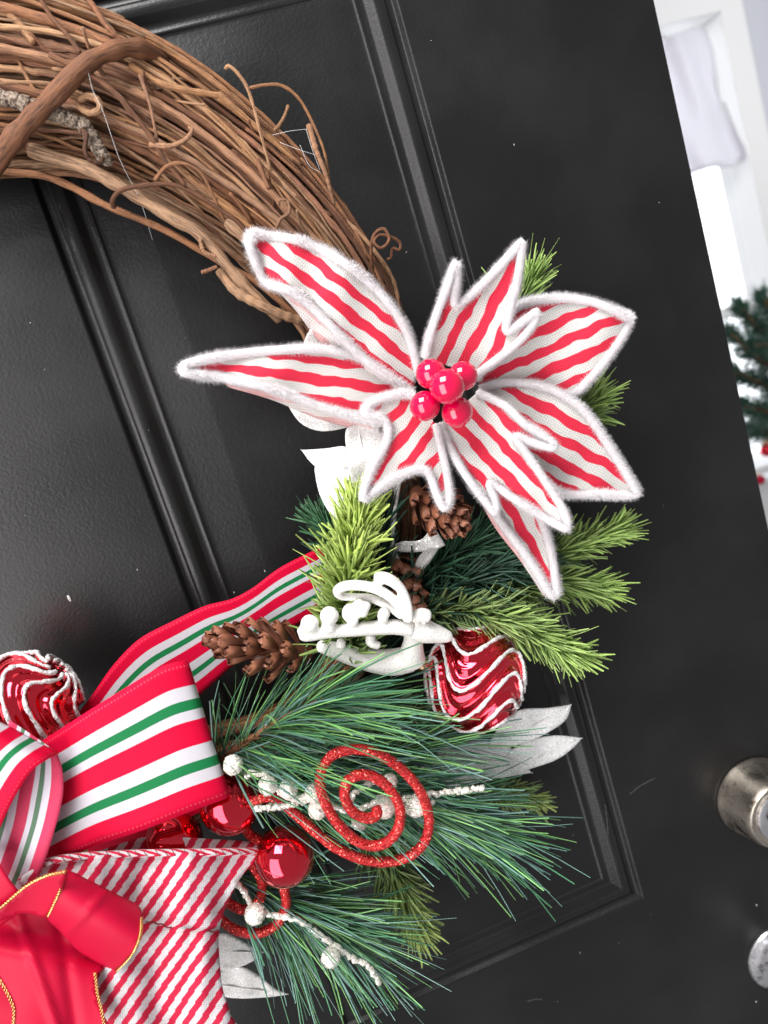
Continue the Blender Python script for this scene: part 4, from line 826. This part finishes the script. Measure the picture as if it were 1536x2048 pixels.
# ------------------------------------------------------------------ reindeer, coils, berry sprays
def fused(name, geos, matl, parent, vox=.0011):
    V, f = merge(geos); o = mk(name, V, f, matl, parent); r = o.modifiers.new('fuse', 'REMESH'); r.mode = 'VOXEL'; r.voxel_size = vox; r.use_smooth_shade = True
    s = o.modifiers.new('soften', 'SMOOTH'); s.iterations = 2; s.factor = .5; return o
def build_deer():
    K = 4.267; t = thing('reindeer_ornament', 'white glitter reindeer figure with curling antlers, lying on its side', 'reindeer figure', tuple(P(760, 1280, 80)))
    def tb(l, h, k=1.06):
        a = np.array(l, float); hh = np.broadcast_to(h, len(a)); p = np.c_[580 + a[:, 0] / K, 1130 + a[:, 1] / K, hh, a[:, 2]]; c = cr(p, max(10, len(l) * 8)); return tubegeo(P(c[:, 0], c[:, 1], c[:, 2]), c[:, 3] * k / K * mmpx(105) / 1000, 14)[:2]
    def bl(x, y, r, h): return spheregeo(P(580 + x / K, 1130 + y / K, h), r * .98 / K * mmpx(h) / 1000, 18, 12)
    fused('body', [tb([(1372, 612, 42), (1330, 606, 58), (1250, 588, 78), (1150, 566, 98), (1050, 545, 90)], 108), tb([(1050, 560, 76), (1050, 660, 84), (1040, 770, 108), (1075, 830, 96)], [106, 100, 94, 92]), tb([(1040, 800, 112), (850, 830, 116), (620, 800, 92), (400, 730, 74), (250, 690, 50)], [92, 88, 88, 90, 94]),
                   tb([(1050, 455, 48), (1120, 425, 58), (1185, 440, 54)], [112, 115, 115])], M['deer'], t)
    fused('antler', [tb([(1040, 550, 62), (880, 528, 64), (700, 538, 60), (500, 555, 56), (320, 572, 52), (150, 600, 50), (90, 600, 40)], 110), bl(168, 500, 80, 113), bl(336, 432, 83, 114), tb([(170, 500, 56), (90, 590, 44)], 111), tb([(330, 450, 56), (330, 560, 56)], 112),
                     tb([(690, 600, 44), (690, 660, 40), (760, 690, 36)], 104), tb([(440, 640, 38), (430, 700, 44)], 102), tb([(560, 490, 44), (490, 430, 42), (510, 370, 44), (600, 400, 44)], 114), tb([(570, 310, 44), (620, 390, 46), (610, 430, 40)], 117), bl(650, 350, 44, 118), tb([(800, 480, 40), (790, 420, 44), (830, 390, 46)], 114)], M['deer'], t)
    fused('antler', [tb([(1015, 480, 42), (1005, 340, 42), (950, 210, 46), (860, 130, 54), (780, 105, 56), (735, 118, 54)], 121, .92), tb([(1005, 470, 42), (930, 350, 46), (830, 255, 48), (690, 190, 50), (540, 172, 50), (440, 190, 48), (402, 225, 44), (440, 265, 40), (560, 275, 38), (690, 285, 42), (830, 345, 42), (960, 440, 40)], [120, 120, 120, 120, 120, 120, 118, 114, 112, 112, 112, 114], .9)], M['deer'], t)
build_deer()

def build_coils():
    K = 1.8286
    def c5(l, h): a = np.array(l, float); return PP(np.c_[380 + a[:, 0] / K, 1240 + a[:, 1] / K, np.broadcast_to(h, len(a))])
    def coil(par, l, h, r, n):
        p = cr(c5(l, h), n); tube('coil_stem', p, r * (1 + rng.normal(0, .035, n)), M['redglit'], par, 14)
        T, Nn, B = frames(p); L = np.linalg.norm(np.diff(p, axis=0), axis=1).sum(); k = int(L * 1000 * 15); i = rng.integers(0, n, k); a = rng.uniform(0, 6.283, k)[:, None]   # loose flakes
        d = np.cos(a) * Nn[i] + np.sin(a) * B[i]; c = p[i] + T[i] * rng.uniform(-1, 1, (k, 1)) * L / n + d * r * rng.uniform(.97, 1.10, (k, 1)); e1 = norm(rng.normal(size=(k, 3))) * .0003; e2 = norm(np.cross(e1, rng.normal(size=(k, 3)))) * .0003
        o = mk('glitter_flakes', np.stack([c - e1, c + e1, c + e2], 1).reshape(-1, 3), np.arange(3 * k).reshape(-1, 3), M['redglit'], par, smooth=False); o['kind'] = 'stuff'
    a = thing('glitter_coil', 'red glitter wire curled into a spiral over the pine needles', 'glitter pick', tuple(P(520, 1600, 70)), 'red glitter coils')
    coil(a, [(680, 688), (686, 706), (668, 722), (630, 722), (590, 695), (566, 645), (575, 592), (620, 566), (680, 578), (735, 625), (768, 690), (762, 760), (725, 808), (670, 826), (605, 805), (545, 750), (500, 680), (475, 605), (484, 540), (525, 492), (585, 474), (660, 480), (740, 520), (815, 588), (862, 670), (874, 750), (855, 815), (800, 865), (720, 884), (635, 876), (550, 842), (470, 785), (400, 722), (340, 668), (300, 646), (262, 652), (200, 670)],
         np.r_[np.full(4, 126.), np.linspace(126, 118, 20), np.linspace(117, 90, 13)], .0032, 320)
    b = thing('glitter_coil', 'red glitter wire loop curling out beneath the lowest red ball', 'glitter pick', tuple(P(500, 1800, 70)), 'red glitter coils')
    coil(b, [(330, 930), (345, 985), (350, 1045), (320, 1110), (250, 1145), (170, 1135), (110, 1095), (60, 1060)], 84, .0032, 90)
    coil(b, [(190, 860), (225, 895), (258, 945), (262, 1000), (235, 1045), (190, 1060), (140, 1035), (90, 1000)], 76, .0032, 90)
    coil(b, [(190, 740), (215, 780), (250, 805), (290, 820)], 76, .0033, 30)
    # cream glitter berries on a twisted stem
    def spray(label, stems, berries, h):
        t = thing('berry_spray', label, 'berry spray', tuple(c5([stems[0][0]], h)[0]), 'cream glitter berry sprays')
        for s in stems:
            p = cr(c5(s, h), 60) + rng.normal(0, .0005, (60, 3)); tube('stem', p, .0019 + rng.normal(0, .0003, 60), M['cream_glitter'], t, 8)
        for x, y, r in berries:
            V, f = spheregeo(np.zeros(3), 1, 26, 16); c = c5([(x, y)], h + 4)[0]; V = V * (r * 1.15 / K * mmpx(h) / 1000) * (1 + .04 * rng.normal(size=(len(V), 1))) + c; mk('berry', V, f, M['cream_glitter'], t)
    spray('cream glitter berry stem winding through the red spiral', [[(200, 575), (235, 560), (270, 562), (300, 590), (330, 635), (390, 652), (440, 645), (490, 655), (550, 690), (620, 692), (680, 660), (715, 640), (760, 660), (800, 700), (845, 695), (892, 660)], [(240, 690), (330, 682), (410, 665), (470, 645)], [(580, 670), (610, 625), (660, 598), (730, 580)], [(780, 655), (870, 640), (960, 628), (1075, 612)]],
          [(158, 530, 31), (285, 605, 31), (360, 617, 30), (455, 632, 31), (468, 692, 32), (620, 738, 27), (712, 685, 37), (730, 590, 26), (828, 680, 36)], 106)
    spray('cream glitter berry stem trailing down at the bottom of the wreath', [[(150, 950), (195, 990), (240, 1060), (300, 1078), (400, 1100), (450, 1135), (540, 1200), (600, 1240), (650, 1262), (690, 1330)]], [(238, 1075, 34), (515, 1235, 33)], 88)
build_coils()
